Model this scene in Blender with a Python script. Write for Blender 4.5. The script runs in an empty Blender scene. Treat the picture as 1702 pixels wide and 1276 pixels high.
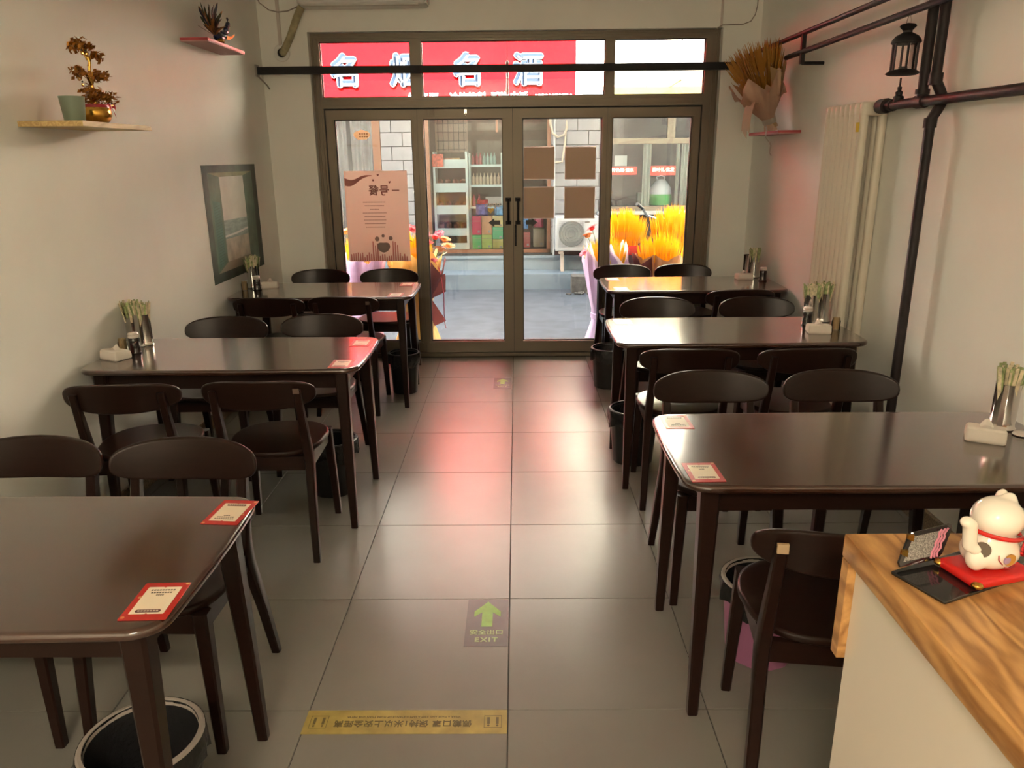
import bpy, bmesh, math, random
from mathutils import Vector, Matrix
random.seed(7)
PI = math.pi
scene = bpy.context.scene
COL = scene.collection

# ---------------------------------------------------------------- camera, sky, sun, exposure
CAM_H, PITCH, YAW, ROLL, FPX = 1.6008, 0.29189, -0.00857, -0.00959, 1257.9
def make_camera():
    cp, sp, cy, sy = math.cos(PITCH), math.sin(PITCH), math.cos(YAW), math.sin(YAW)
    f = Vector((sy*cp, cy*cp, -sp)); r = Vector((cy, -sy, 0)); u = r.cross(f)
    c, s = math.cos(ROLL), math.sin(ROLL)
    r2 = c*r + s*u; u2 = -s*r + c*u
    cam = bpy.data.cameras.new('camera'); cam.sensor_fit = 'HORIZONTAL'; cam.sensor_width = 36
    cam.lens = FPX*36/1702; cam.clip_start = 0.02; cam.clip_end = 200
    o = bpy.data.objects.new('camera', cam); COL.objects.link(o)
    m = Matrix((r2, u2, -f)).transposed().to_4x4(); m.translation = (0, 0, CAM_H)
    o.matrix_world = m
    scene.camera = o
make_camera()
w = bpy.data.worlds.new('sky'); scene.world = w; w.use_nodes = True
bg = w.node_tree.nodes['Background']
bg.inputs[0].default_value = (0.78, 0.89, 1.0, 1); bg.inputs[1].default_value = 1.45
sd = bpy.data.lights.new('sun', 'SUN'); sd.energy = 95.0; sd.angle = 0.01; sd.color = (1, 0.96, 0.90)
so = bpy.data.objects.new('sun', sd); COL.objects.link(so)
so.rotation_euler = Vector((0.10, 1.0, -0.98)).to_track_quat('-Z', 'Y').to_euler()
vs = scene.view_settings
vs.view_transform = 'Standard'; vs.look = 'None'; vs.gamma = 1.0; vs.use_curve_mapping = False
vs.exposure = 2.06
scene.cycles.max_bounces = 10; scene.cycles.diffuse_bounces = 6; scene.cycles.transparent_max_bounces = 16
scene.cycles.caustics_reflective = False; scene.cycles.caustics_refractive = False
scene.cycles.sample_clamp_indirect = 6.0

# ---------------------------------------------------------------- materials
def lin(c): 
    c = c/255.0
    return c/12.92 if c <= 0.04045 else ((c+0.055)/1.055)**2.4
def S(r, g, b): return (lin(r), lin(g), lin(b))
MATS = {}
def mat(name, col, rough=0.5, metal=0.0, noise=0.0, scale=20.0, coat=0.0, spec=0.5, stretch=None, bump=0.0, trans=0.0, sheen=0.0, coat_rough=0.05, col2=None, rough_var=0.0, world=False):
    if name in MATS: return MATS[name]
    m = bpy.data.materials.new(name); m.use_nodes = True; nt = m.node_tree; N = nt.nodes; L = nt.links
    b = N['Principled BSDF']
    b.inputs['Base Color'].default_value = (*col, 1); b.inputs['Roughness'].default_value = rough
    b.inputs['Metallic'].default_value = metal; b.inputs['Coat Weight'].default_value = coat
    b.inputs['Coat Roughness'].default_value = coat_rough; b.inputs['Specular IOR Level'].default_value = spec
    b.inputs['Transmission Weight'].default_value = trans
    if noise or bump or col2 or rough_var:
        tc = N.new('ShaderNodeTexCoord'); mp = N.new('ShaderNodeMapping'); nz = N.new('ShaderNodeTexNoise')
        if stretch: mp.inputs['Scale'].default_value = stretch
        nz.inputs['Scale'].default_value = scale; nz.inputs['Detail'].default_value = 6
        gp_ = N.new('ShaderNodeNewGeometry')
        L.new(gp_.outputs['Position'] if world else tc.outputs['Object'], mp.inputs[0]); L.new(mp.outputs[0], nz.inputs['Vector'])
        if noise or col2:
            r = N.new('ShaderNodeValToRGB')
            a = tuple(max(0, v*(1-noise)) for v in col); c = col2 or tuple(min(1, v*(1+noise)) for v in col)
            r.color_ramp.elements[0].position = 0.3; r.color_ramp.elements[1].position = 0.7
            r.color_ramp.elements[0].color = (*a, 1); r.color_ramp.elements[1].color = (*c, 1)
            L.new(nz.outputs['Fac'], r.inputs[0]); L.new(r.outputs[0], b.inputs['Base Color'])
        if rough_var:
            mr = N.new('ShaderNodeMapRange'); mr.inputs[3].default_value = max(0.02, rough-rough_var); mr.inputs[4].default_value = rough+rough_var
            mr.inputs[1].default_value = 0.3; mr.inputs[2].default_value = 0.7
            L.new(nz.outputs['Fac'], mr.inputs[0]); L.new(mr.outputs[0], b.inputs['Roughness'])
        if bump:
            bp = N.new('ShaderNodeBump'); bp.inputs['Strength'].default_value = bump; bp.inputs['Distance'].default_value = 0.01
            L.new(nz.outputs['Fac'], bp.inputs['Height']); L.new(bp.outputs[0], b.inputs['Normal'])
    MATS[name] = m
    return m
def glass_mat(name, tint=(0.995, 0.995, 0.99), rough=0.0):
    if name in MATS: return MATS[name]
    m = bpy.data.materials.new(name); m.use_nodes = True; nt = m.node_tree; N = nt.nodes; L = nt.links
    N.remove(N['Principled BSDF'])
    t = N.new('ShaderNodeBsdfTransparent'); t.inputs[0].default_value = (*tint, 1)
    g = N.new('ShaderNodeBsdfGlossy'); g.inputs['Roughness'].default_value = rough
    f = N.new('ShaderNodeFresnel'); f.inputs[0].default_value = 1.45
    x = N.new('ShaderNodeMixShader'); L.new(f.outputs[0], x.inputs[0]); L.new(t.outputs[0], x.inputs[1]); L.new(g.outputs[0], x.inputs[2])
    L.new(x.outputs[0], N['Material Output'].inputs[0])
    MATS[name] = m
    return m
def paper_mat(name, col, rough=0.8, tr=0.35):
    if name in MATS: return MATS[name]
    m = bpy.data.materials.new(name); m.use_nodes = True; nt = m.node_tree; N = nt.nodes; L = nt.links
    b = N['Principled BSDF']; b.inputs['Base Color'].default_value = (*col, 1); b.inputs['Roughness'].default_value = rough
    t = N.new('ShaderNodeBsdfTranslucent'); t.inputs[0].default_value = (*col, 1)
    x = N.new('ShaderNodeMixShader'); x.inputs[0].default_value = tr
    L.new(b.outputs[0], x.inputs[1]); L.new(t.outputs[0], x.inputs[2]); L.new(x.outputs[0], N['Material Output'].inputs[0])
    MATS[name] = m
    return m
def wood_mat(name, c1, c2, rough=0.35, scale=1.0, axis=(1, 14, 14), coat=0.0, dist=3.0):
    if name in MATS: return MATS[name]
    m = bpy.data.materials.new(name); m.use_nodes = True; nt = m.node_tree; N = nt.nodes; L = nt.links
    b = N['Principled BSDF']; b.inputs['Roughness'].default_value = rough; b.inputs['Coat Weight'].default_value = coat; b.inputs['Coat Roughness'].default_value = 0.12
    tc = N.new('ShaderNodeTexCoord'); mp = N.new('ShaderNodeMapping'); mp.inputs['Scale'].default_value = axis
    nz = N.new('ShaderNodeTexNoise'); nz.inputs['Scale'].default_value = 1.2*scale; nz.inputs['Detail'].default_value = 2; nz.inputs['Distortion'].default_value = 0.6
    wv = N.new('ShaderNodeMath'); wv.operation = 'MULTIPLY'; wv.inputs[1].default_value = dist*12
    sn = N.new('ShaderNodeMath'); sn.operation = 'SINE'
    n2 = N.new('ShaderNodeTexNoise'); n2.inputs['Scale'].default_value = 14*scale; n2.inputs['Detail'].default_value = 6
    ad = N.new('ShaderNodeMath'); ad.operation = 'MULTIPLY_ADD'; ad.inputs[1].default_value = 0.28; ad.inputs[2].default_value = 0.22
    ad2 = N.new('ShaderNodeMath'); ad2.operation = 'MULTIPLY_ADD'; ad2.inputs[1].default_value = 0.55
    r = N.new('ShaderNodeValToRGB'); r.color_ramp.elements[0].color = (*c1, 1); r.color_ramp.elements[1].color = (*c2, 1)
    r.color_ramp.elements[0].position = 0.1; r.color_ramp.elements[1].position = 0.9
    L.new(tc.outputs['Object'], mp.inputs[0]); L.new(mp.outputs[0], nz.inputs['Vector']); L.new(mp.outputs[0], n2.inputs['Vector'])
    L.new(nz.outputs['Fac'], wv.inputs[0]); L.new(wv.outputs[0], sn.inputs[0]); L.new(sn.outputs[0], ad.inputs[0])
    L.new(n2.outputs['Fac'], ad2.inputs[0]); L.new(ad.outputs[0], ad2.inputs[2]); L.new(ad2.outputs[0], r.inputs[0]); L.new(r.outputs[0], b.inputs['Base Color'])
    MATS[name] = m
    return m
def lamp_mat(name, col, strength):
    m = bpy.data.materials.new(name); m.use_nodes = True
    b = m.node_tree.nodes['Principled BSDF']; b.inputs['Emission Color'].default_value = (*col, 1); b.inputs['Emission Strength'].default_value = strength
    return m

WALL = mat('wall_paint', (0.86, 0.86, 0.81), 0.6, noise=0.03, scale=2.0, bump=0.03)
TILE = mat('floor_tile', (0.195, 0.183, 0.162), 0.30, noise=0.12, scale=1.3, spec=0.38, world=True)
GROUT = mat('grout', (0.05, 0.045, 0.04), 0.9)
SKIRT = mat('speckled_skirting', (0.20, 0.14, 0.09), 0.5, noise=0.6, scale=160)
DARK = mat('dark_wood', (0.0150, 0.0062, 0.0042), 0.30, spec=0.24, noise=0.12, scale=9, stretch=(1, 6, 6))
TOPW = mat('table_top_wood', (0.036, 0.0125, 0.0065), 0.2, noise=0.3, scale=7, stretch=(1, 9, 9), coat=1.0, coat_rough=0.12, spec=0.6)
STUB = mat('raw_wood_stub', (0.42, 0.30, 0.18), 0.5)
FRAME = mat('bronze_aluminium', (0.185, 0.150, 0.108), 0.38, metal=0.35, noise=0.06, scale=3)
GASKET_SHADE = mat('gasket_shade_black', (0.012, 0.011, 0.010), 0.6)
GLASS = glass_mat('pane_glass')
SHOPGLASS = glass_mat('shop_pane_glass', (0.9, 0.93, 0.95))
BLACK = mat('black_metal', (0.012, 0.010, 0.011), 0.55, spec=0.3, noise=0.2, scale=30)
PIPE = mat('pipe_black_paint', (0.020, 0.013, 0.014), 0.55, spec=0.3, noise=0.35, scale=25, bump=0.15)
CREAMMETAL = mat('radiator_enamel', (0.68, 0.62, 0.52), 0.3)
WHITE = mat('white_plastic', (0.78, 0.77, 0.74), 0.35)
CHROME = mat('steel', (0.62, 0.60, 0.57), 0.14, metal=1.0)
BLKPL = mat('black_plastic', (0.012, 0.012, 0.012), 0.35)
BAG = mat('bin_liner', (0.015, 0.015, 0.016), 0.22, bump=0.5, scale=40)
GREYRIM = mat('grey_rim_plastic', (0.32, 0.28, 0.25), 0.45)
PINKPL = mat('pink_plastic', (0.42, 0.16, 0.30), 0.45)
RED = mat('red_card', (0.40, 0.018, 0.014), 0.3)
CREAM = mat('cream_card', (0.72, 0.62, 0.47), 0.35)
MAROON = mat('maroon_print', (0.08, 0.008, 0.008), 0.4)
INK = mat('ink_print', (0.09, 0.07, 0.06), 0.6)
NAPKIN = paper_mat('napkin_paper', (0.80, 0.74, 0.66), 0.6, 0.2)
SOY = mat('soy_sauce', (0.010, 0.003, 0.003), 0.12, coat=0.6)
JARGLASS = glass_mat('jar_glass', (0.93, 0.92, 0.9), 0.02)
PICK = mat('toothpick', (0.62, 0.46, 0.24), 0.6)
STRAWA = mat('sachet_green', (0.30, 0.36, 0.16), 0.5, noise=0.5, scale=60)
STRAWB = mat('sachet_cream', (0.66, 0.58, 0.40), 0.5, noise=0.3, scale=60)
GOLD = mat('gold', (0.55, 0.30, 0.06), 0.24, metal=1.0, noise=0.2, scale=60)
GOLDLEAF = mat('gold_leaf', (0.40, 0.17, 0.03), 0.36, metal=0.8, noise=0.4, scale=60)
RIBBON = mat('red_ribbon', (0.36, 0.012, 0.02), 0.4)
PORCELAIN = mat('porcelain', (0.80, 0.74, 0.64), 0.10, coat=0.5)
REDGLOSS = mat('red_glaze', (0.55, 0.012, 0.010), 0.18, coat=0.4)
GLITTER = mat('red_glitter', (0.35, 0.01, 0.012), 0.25, noise=0.9, scale=400, metal=0.4)
OAK = wood_mat('oak_worktop', S(140, 94, 48), S(204, 156, 98), 0.3, 1.0, (8.0, 2.2, 8.0), coat=0.2, dist=3.6)
PINE = wood_mat('pine_board', (0.42, 0.27, 0.10), (0.62, 0.45, 0.20), 0.5, 2.0, (12, 1, 12))
COUNTERW = mat('counter_white', (0.70, 0.64, 0.55), 0.16, coat=0.3)

# ---------------------------------------------------------------- mesh builder
class MB:
    def __init__(s): s.v = []; s.f = []; s.M = None
    def add(s, vs, fs):
        o = len(s.v)
        s.v += [tuple(s.M @ Vector(p)) if s.M else tuple(p) for p in vs]
        s.f += [tuple(o+i for i in f) for f in fs]
        return s
    def bx(s, x0, x1, y0, y1, z0, z1):
        return s.add([(x0,y0,z0),(x1,y0,z0),(x1,y1,z0),(x0,y1,z0),(x0,y0,z1),(x1,y0,z1),(x1,y1,z1),(x0,y1,z1)],
            [(0,3,2,1),(4,5,6,7),(0,1,5,4),(1,2,6,5),(2,3,7,6),(3,0,4,7)])
    def box(s, c, d): return s.bx(c[0]-d[0]/2, c[0]+d[0]/2, c[1]-d[1]/2, c[1]+d[1]/2, c[2]-d[2]/2, c[2]+d[2]/2)
    def loft(s, rings, caps=True, closed=True):
        n = len(rings[0]); vs = [p for r in rings for p in r]; fs = []
        for i in range(len(rings)-1):
            for k in range(n if closed else n-1):
                a = i*n+k; b = i*n+(k+1) % n; fs.append((a, b, b+n, a+n))
        if caps: fs.append(tuple(range(n-1, -1, -1))); fs.append(tuple(range((len(rings)-1)*n, len(rings)*n)))
        return s.add(vs, fs)
    def tube(s, pts, r, n=8, caps=True):
        P = [Vector(p) for p in pts]; R = r if isinstance(r, (list, tuple)) else [r]*len(P); rings = []; ref = None
        for i, p in enumerate(P):
            t = ((P[min(i+1, len(P)-1)]-P[i]).normalized() + (P[i]-P[max(i-1, 0)]).normalized())
            t = t.normalized() if t.length > 1e-9 else Vector((0, 0, 1))
            if ref is None: ref = Vector((0, 0, 1)) if abs(t.z) < 0.9 else Vector((1, 0, 0))
            a = t.cross(ref).normalized(); b = a.cross(t).normalized(); ref = b
            rings.append([p + (a*math.cos(2*PI*k/n) + b*math.sin(2*PI*k/n))*R[i] for k in range(n)])
        return s.loft(rings, caps)
    def lathe(s, prof, n=24, c=(0, 0, 0), caps=True):
        return s.loft([[(c[0]+r*math.cos(2*PI*k/n), c[1]+r*math.sin(2*PI*k/n), c[2]+z) for k in range(n)] for r, z in prof], caps)
    def leg(s, pts, w, d):
        rings = []
        for (x, y, z), a, b in zip(pts, w, d):
            a /= 2; b /= 2; c = 0.28
            rings.append([(x+u*a, y+v*b, z) for u, v in ((-1,-1+c),(-1+c,-1),(1-c,-1),(1,-1+c),(1,1-c),(1-c,1),(-1+c,1),(-1,1-c))])
        return s.loft(rings)
    def slab(s, out, z0, z1, r=0.006, seg=3, zf=None):
        n = len(out); rings = []
        def inset(d):
            res = []
            for i, p in enumerate(out):
                a = Vector(out[i-1]); b = Vector(out[(i+1) % n]); t = (b-a).normalized(); nn = Vector((-t.y, t.x))
                res.append((p[0]+nn.x*d, p[1]+nn.y*d))
            return res
        prof = []
        for k in range(seg+1):
            a = PI/2*k/seg; prof.append((r*(1-math.sin(a)), z0+r*(1-math.cos(a))))
        for k in range(seg+1):
            a = PI/2*k/seg; prof.append((r*(1-math.cos(a)), z1-r+r*math.sin(a)))
        prof = [(r*1.6, z0)] + prof + [(r*1.6, z1)]
        for d, z in prof: rings.append([(x, y, z+(zf(x, y) if zf else 0)) for x, y in inset(d)])
        return s.loft(rings)
    def prism(s, out, z0, z1): return s.loft([[(x, y, z0) for x, y in out], [(x, y, z1) for x, y in out]])
    def ell(s, c, r, nu=16, nv=10):
        rings = []
        for i in range(1, nv):
            a = PI*i/nv - PI/2
            rings.append([(c[0]+r[0]*math.cos(a)*math.cos(2*PI*k/nu), c[1]+r[1]*math.cos(a)*math.sin(2*PI*k/nu), c[2]+r[2]*math.sin(a)) for k in range(nu)])
        return s.loft(rings)
    def grid(s, fn, nu, nv, th=0.0):
        vs = [fn(i/nu, j/nv) for j in range(nv+1) for i in range(nu+1)]
        fs = [(j*(nu+1)+i, j*(nu+1)+i+1, (j+1)*(nu+1)+i+1, (j+1)*(nu+1)+i) for j in range(nv) for i in range(nu)]
        return s.add(vs, fs)
    def mesh(s, name, m, sharp=35):
        me = bpy.data.meshes.new(name); me.from_pydata(s.v, [], s.f)
        bm = bmesh.new(); bm.from_mesh(me); bmesh.ops.recalc_face_normals(bm, faces=bm.faces); bm.to_mesh(me); bm.free()
        me.polygons.foreach_set('use_smooth', [True]*len(me.polygons)); me.set_sharp_from_angle(angle=math.radians(sharp))
        if m: me.materials.append(m)
        return me
    def build(s, name, m, parent=None, sharp=35):
        o = bpy.data.objects.new(name, s.mesh(name, m, sharp)); COL.objects.link(o)
        if parent: o.parent = parent
        return o
def at(*a):  # transform matrix: location, z rotation, optional x/y rotations, scale
    loc, rz = a[0], a[1] if len(a) > 1 else 0
    return Matrix.Translation(loc) @ Matrix.Rotation(rz, 4, 'Z')
def thing(name, label, cat, loc=(0, 0, 0), rz=0, group=None):
    o = bpy.data.objects.new(name, None); COL.objects.link(o); o.empty_display_size = 0.05
    o.location = loc; o.rotation_euler = (0, 0, rz)
    return tag(o, label, cat, group)
def tag(o, label, cat, group=None, kind=None):
    o['label'] = label; o['category'] = cat
    if group: o['group'] = group
    if kind: o['kind'] = kind
    return o
def struct(o, label=None):
    o['kind'] = 'structure'
    if label: o['label'] = label
    return o
def dup(root, loc=None, rz=None, label=None, parent=None):
    c = root.copy(); COL.objects.link(c); c.parent = parent
    if loc is not None: c.location = loc
    if rz is not None: c.rotation_euler = (0, 0, rz)
    if label: c['label'] = label
    for ch in list(root.children):
        d = ch.copy(); COL.objects.link(d); d.parent = c
        for g in list(ch.children):
            e = g.copy(); COL.objects.link(e); e.parent = d
    return c
def piece(name, me, loc=(0, 0, 0), parent=None, rot=None):
    o = bpy.data.objects.new(name, me); COL.objects.link(o); o.location = loc
    if parent: o.parent = parent
    if rot: o.rotation_euler = rot
    return o
TXT = {}
def text(name, body, size, M, m, parent=None, ext=0.0008, bold=0.0, align='CENTER', space=1.0, sx=1.0):
    cu = bpy.data.curves.new(name, 'FONT'); cu.body = body; cu.size = size; cu.extrude = ext
    cu.align_x = align; cu.align_y = 'CENTER'; cu.space_character = space; cu.resolution_u = 2
    o = bpy.data.objects.new(name, cu); COL.objects.link(o)
    bpy.context.view_layer.update()
    me = bpy.data.meshes.new_from_object(o.evaluated_get(bpy.context.evaluated_depsgraph_get()))
    bpy.data.objects.remove(o); bpy.data.curves.remove(cu)
    me.transform(Matrix.Diagonal((sx, 1, 1, 1)))
    if bold:
        bm = bmesh.new()
        for k in range(8):
            c = me.copy(); c.transform(Matrix.Translation((bold*math.cos(k*PI/4), bold*math.sin(k*PI/4), k*ext*0.25))); bm.from_mesh(c); bpy.data.meshes.remove(c)
        bm.to_mesh(me); bm.free()
    me.transform(M); me.materials.clear(); me.materials.append(m)
    q = bpy.data.objects.new(name, me); COL.objects.link(q)
    if parent: q.parent = parent
    return q
RX = Matrix.Rotation(PI/2, 4, 'X')          # text standing up, read from -Y side
def superell(a, b, n=2.5, k=40): return [(a*math.copysign(abs(math.cos(t))**(2/n), math.cos(t)), b*math.copysign(abs(math.sin(t))**(2/n), math.sin(t))) for t in (2*PI*i/k for i in range(k))]
def rrect(w, h, r, seg=5, bow=0.0):
    pts = []
    for cx, cy, a0 in ((w/2-r, h/2-r, 0), (-w/2+r, h/2-r, PI/2), (-w/2+r, -h/2+r, PI), (w/2-r, -h/2+r, 3*PI/2)):
        for k in range(seg+1):
            a = a0+PI/2*k/seg; pts.append((cx+r*math.cos(a), cy+r*math.sin(a)))
    if bow:
        q = []
        for i, p in enumerate(pts):
            q.append(p)
            if i % (seg+1) == seg:
                n = pts[(i+1) % len(pts)]
                for t in (0.2, 0.4, 0.5, 0.6, 0.8): q.append((p[0]+(n[0]-p[0])*t, p[1]+(n[1]-p[1])*t))
        pts = [(x*(1+bow*(1-(2*y/h)**2)/w*2), y*(1+bow*(1-(2*x/w)**2)/h*2)) for x, y in q]
    return pts

# ---------------------------------------------------------------- room shell
XL, XR, YB, YW, ZC = -1.90, 1.81, -2.6, 6.10, 3.05
YO = 6.32       # outer face of the front wall
OX0, OX1, OZ = -1.545, 1.53, 2.495
fl = struct(MB().bx(XL-0.1, XR+0.1, YB, YO, -0.2, -0.004).build('floor', GROUT), 'large grey-brown glossy floor tiles with thin joints')
tile_cache = {}
cx0, cy0 = -0.038, 1.9075
ys = [cy0+0.6*k for k in range(-8, 8)]; xs = [cx0+0.6*k for k in range(-4, 5)]
for i in range(len(xs)-1):
    for j in range(len(ys)-1):
        a, b = max(xs[i], XL), min(xs[i+1], XR); c, d = max(ys[j], YB), min(ys[j+1], 6.14)
        if b-a < 0.02 or d-c < 0.02: continue
        k = (round(b-a, 3), round(d-c, 3))
        if k not in tile_cache:
            g = 0.0016
            tile_cache[k] = MB().slab([(g, g), (k[0]-g, g), (k[0]-g, k[1]-g), (g, k[1]-g)], -0.012, 0.0, 0.0012, 1).mesh('floor_tile', TILE, 10)
        piece('floor_tile', tile_cache[k], (a, c, 0), fl)
struct(MB().bx(XL-0.1, XL, YB, YO, -0.2, ZC).build('wall_left', WALL))
struct(MB().bx(XR, XR+0.1, YB, YO, -0.2, ZC).build('wall_right', WALL))
struct(MB().bx(XL-0.1, XR+0.1, YB-0.1, YB, -0.2, ZC).build('wall_back', WALL))
wf = MB(); wf.bx(XL, OX0, YW, YO, 0, ZC); wf.bx(OX1, XR, YW, YO, 0, ZC); wf.bx(OX0, OX1, YW, YO, OZ, ZC)
struct(wf.build('wall_front', WALL), 'off-white wall around the glazed shopfront')
struct(MB().bx(XL-0.1, XR+0.1, YB, YO, ZC, ZC+0.1).build('ceiling', WALL))
# own building above and beside, it shades the lane
EXT = mat('exterior_render', (0.45, 0.44, 0.42), 0.8)
ob = MB(); ob.bx(-16, 16, YB-0.2, YO, ZC+0.12, 5.95); ob.bx(-16, XL-0.11, YB-0.2, YO, -0.2, ZC+0.12); ob.bx(XR+0.11, 16, YB-0.2, YO, -0.2, ZC+0.12)
struct(ob.build('wall_own_building', EXT))
struct(MB().bx(XL, XL+0.010, YB, YW, 0.0, 0.085).build('baseboard_left', SKIRT))
struct(MB().bx(XR-0.022, XR, YB, YW, 0.0, 0.085).build('baseboard_right', SKIRT))

# ---------------------------------------------------------------- glazed shopfront
FY0, FY1, GY = 6.17, 6.245, 6.205
sf = thing('door_1', 'bronze framed glass shopfront with double doors and transom lights', 'door'); sf['kind'] = 'structure'
def fbar(name, x0, x1, z0, z1, y0=FY0, y1=FY1, parent=None, m=FRAME): return MB().bx(x0, x1, y0, y1, z0, z1).build(name, m, parent or sf)
fbar('frame_jamb', OX0, -1.482, 0, OZ); fbar('frame_jamb', 1.427, OX1, 0, OZ)
fbar('frame_head', -1.482, 1.427, 2.437, OZ)
fbar('transom_bar', -1.482, 1.427, 1.965, 2.044, FY0-0.012)
fbar('threshold', -1.482, 1.427, 0.0, 0.028, FY0-0.03, FY1+0.06)
fbar('mullion', -0.80, -0.715, 2.044, 2.437); fbar('mullion', 0.674, 0.745, 2.044, 2.437)
def pane(x0, x1, z0, z1, parent, gm=GLASS, y=GY):
    g = MB()
    for a in ((x0-.004, x1+.004, z0-.004, z0+.006), (x0-.004, x1+.004, z1-.006, z1+.004), (x0-.004, x0+.006, z0, z1), (x1-.006, x1+.004, z0, z1)): g.bx(a[0], a[1], y-0.014, y+0.014, a[2], a[3])
    g.build('gasket', GASKET_SHADE, parent)
    return MB().bx(x0, x1, y-0.003, y+0.003, z0, z1).build('pane', gm, parent)
for x0, x1 in ((-1.482, -0.80), (-0.715, 0.674), (0.745, 1.427)): pane(x0, x1, 2.044, 2.437, sf)
def leaf(name, X0, X1, x0, x1, y0, y1):
    # a sash of four mitred profiles around its pane
    r = bpy.data.objects.new(name, None); COL.objects.link(r); r.parent = sf
    z0, z1, Z0, Z1 = 0.125, 1.883, 0.032, 1.953
    def prof(pts):
        return MB().loft([[(x, y0, z) for x, z in pts], [(x, y1, z) for x, z in pts]])
    prof([(X0, Z0), (X0, Z1), (x0, z1), (x0, z0)]).build('stile', FRAME, r)
    prof([(X1, Z0), (X1, Z1), (x1, z1), (x1, z0)]).build('stile', FRAME, r)
    prof([(X0, Z1), (X1, Z1), (x1, z1), (x0, z1)]).build('top_rail', FRAME, r)
    prof([(X0, Z0), (X1, Z0), (x1, z0), (x0, z0)]).build('bottom_rail', FRAME, r)
    bd = MB()
    for a in ((x0-.02, x1+.02, z0-.02, z0-.008), (x0-.02, x1+.02, z1+.008, z1+.02), (x0-.02, x0-.008, z0, z1), (x1+.008, x1+.02, z0, z1)): bd.bx(a[0], a[1], y0-0.006, y0, a[2], a[3])
    bd.build('glazing_bead', FRAME, r)
    pane(x0, x1, z0, z1, r)
    return r
leaf('side_panel', -1.472, -0.768, -1.41, -0.812, FY0+0.008, FY1)
leaf('side_panel', 0.705, 1.417, 0.743, 1.356, FY0+0.008, FY1)
for a in ((-1.482, 1.427, 1.953, 1.965), (-1.482, -1.472, 0.028, 1.953), (1.417, 1.427, 0.028, 1.953), (-0.768, -0.764, 0.032, 1.953), (0.701, 0.705, 0.032, 1.953), (-0.031, -0.028, 0.032, 1.953), (-1.482, 1.427, 0.0281, 0.032)):
    fbar('gap_shade_strip', a[0], a[1], a[2], a[3], FY0+0.012, FY1-0.015, None, GASKET_SHADE)  # black strips painted in as the shadow lines of the frame gaps
for x in (OX0+0.012, OX0+0.040, OX1-0.018, OX1-0.046): fbar('jamb_bead', x, x+0.008, 0.03, OZ-0.03, FY0-0.010, FY0)
for z in (2.455, 2.475): fbar('head_bead', OX0+0.02, OX1-0.02, z, z+0.007, FY0-0.010, FY0)
for z in (1.985, 2.018): fbar('transom_bead', -1.475, 1.42, z, z+0.006, FY0-0.020, FY0-0.012)
dl = leaf('door_leaf', -0.764, -0.031, -0.720, -0.108, FY0-0.008, FY1-0.01)
dr = leaf('door_leaf', -0.028, 0.701, 0.046, 0.662, FY0-0.008, FY1-0.01)
for par, x in ((dl, -0.068), (dr, 0.008)):
    h = MB(); h.tube([(x-0.0, 6.165, 1.275), (x, 6.115, 1.275), (x, 6.108, 1.255), (x, 6.108, 1.115), (x, 6.115, 1.095), (x, 6.165, 1.095)], 0.0095, 8)
    h.box((x, 6.160, 1.275), (0.045, 0.012, 0.03)); h.box((x, 6.160, 1.095), (0.045, 0.012, 0.03)); h.build('handle', BLACK, par)
MB().slab(rrect(0.016, 0.17, 0.008), 0, 0.014, 0.003).build('lock_case', BLACK, dr).matrix_local = Matrix.Translation((-0.012, 6.160, 0.995)) @ RX
hk = MB(); hk.tube([(-0.39, 6.158, 1.93), (-0.39, 6.150, 1.91), (-0.39, 6.145, 1.90)], 0.003, 6); hk.box((-0.39, 6.158, 1.935), (0.02, 0.006, 0.03)); hk.build('hook', CHROME, dl)
MB().box((-0.655, 6.158, 1.93), (0.05, 0.006, 0.045)).build('door_label', mat('faded_sticker', (0.22, 0.19, 0.14), 0.5), dl)

# ---------------------------------------------------------------- interior lamps (out of the frame, overhead)
def ceiling_lamp(x, y, label, power):
    t = thing('ceiling_lamp', label, 'lamp', (x, y, ZC))
    MB().slab(rrect(0.9, 0.22, 0.03), -0.05, 0.0, 0.01).build('housing', WHITE, t)
    for k in (-1, 0, 1): MB().bx(-0.42, 0.42, k*0.06-0.014, k*0.06+0.014, -0.062, -0.05).build('light_tube', lamp_mat('lamp_diffuser', (1, 0.80, 0.58), 4.0), t)
    l = bpy.data.lights.new('lamp_light', 'AREA'); l.shape = 'RECTANGLE'; l.size = 0.85; l.size_y = 0.18; l.energy = power; l.color = (1, 0.84, 0.62)
    o = bpy.data.objects.new('lamp_light', l); COL.objects.link(o); o.parent = t; o.location = (0, 0, -0.08)
ceiling_lamp(-0.5, -1.7, 'white three-tube ceiling lamp over the counter end of the room', 34)

# ---------------------------------------------------------------- lane and opposite shops
ASPH = mat('lane_concrete', (0.048, 0.060, 0.077), 0.8, spec=0.1, noise=0.18, scale=6, bump=0.1)
STEPM = mat('step_concrete', (0.125, 0.160, 0.195), 0.8, spec=0.1, noise=0.1, scale=5)
struct(MB().bx(-16, 16, YO-0.2, 9.75, -0.3, -0.05).build('ground_lane', ASPH), 'grey concrete lane outside the doors')
MB_k = MB(); MB_k.bx(-16, 16, 9.75, 13.5, -0.3, 0.145); struct(MB_k.build('ground_step', STEPM), 'pale concrete kerb step below the shop opposite')
FCY = 10.2
OUTW = mat('outdoor_white', (0.30, 0.315, 0.325), 0.5, spec=0.2)
BRICK = mat('glazed_wall_tile', (0.165, 0.172, 0.185), 0.45, spec=0.2, noise=0.08, scale=4)
PLINTH = mat('plinth_concrete', (0.16, 0.20, 0.235), 0.75, spec=0.1, noise=0.06, scale=4)
JOINT = mat('tile_joint', (0.025, 0.024, 0.023), 0.9)
BROWNF = mat('brown_window_frame', (0.12, 0.052, 0.026), 0.4)
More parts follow.
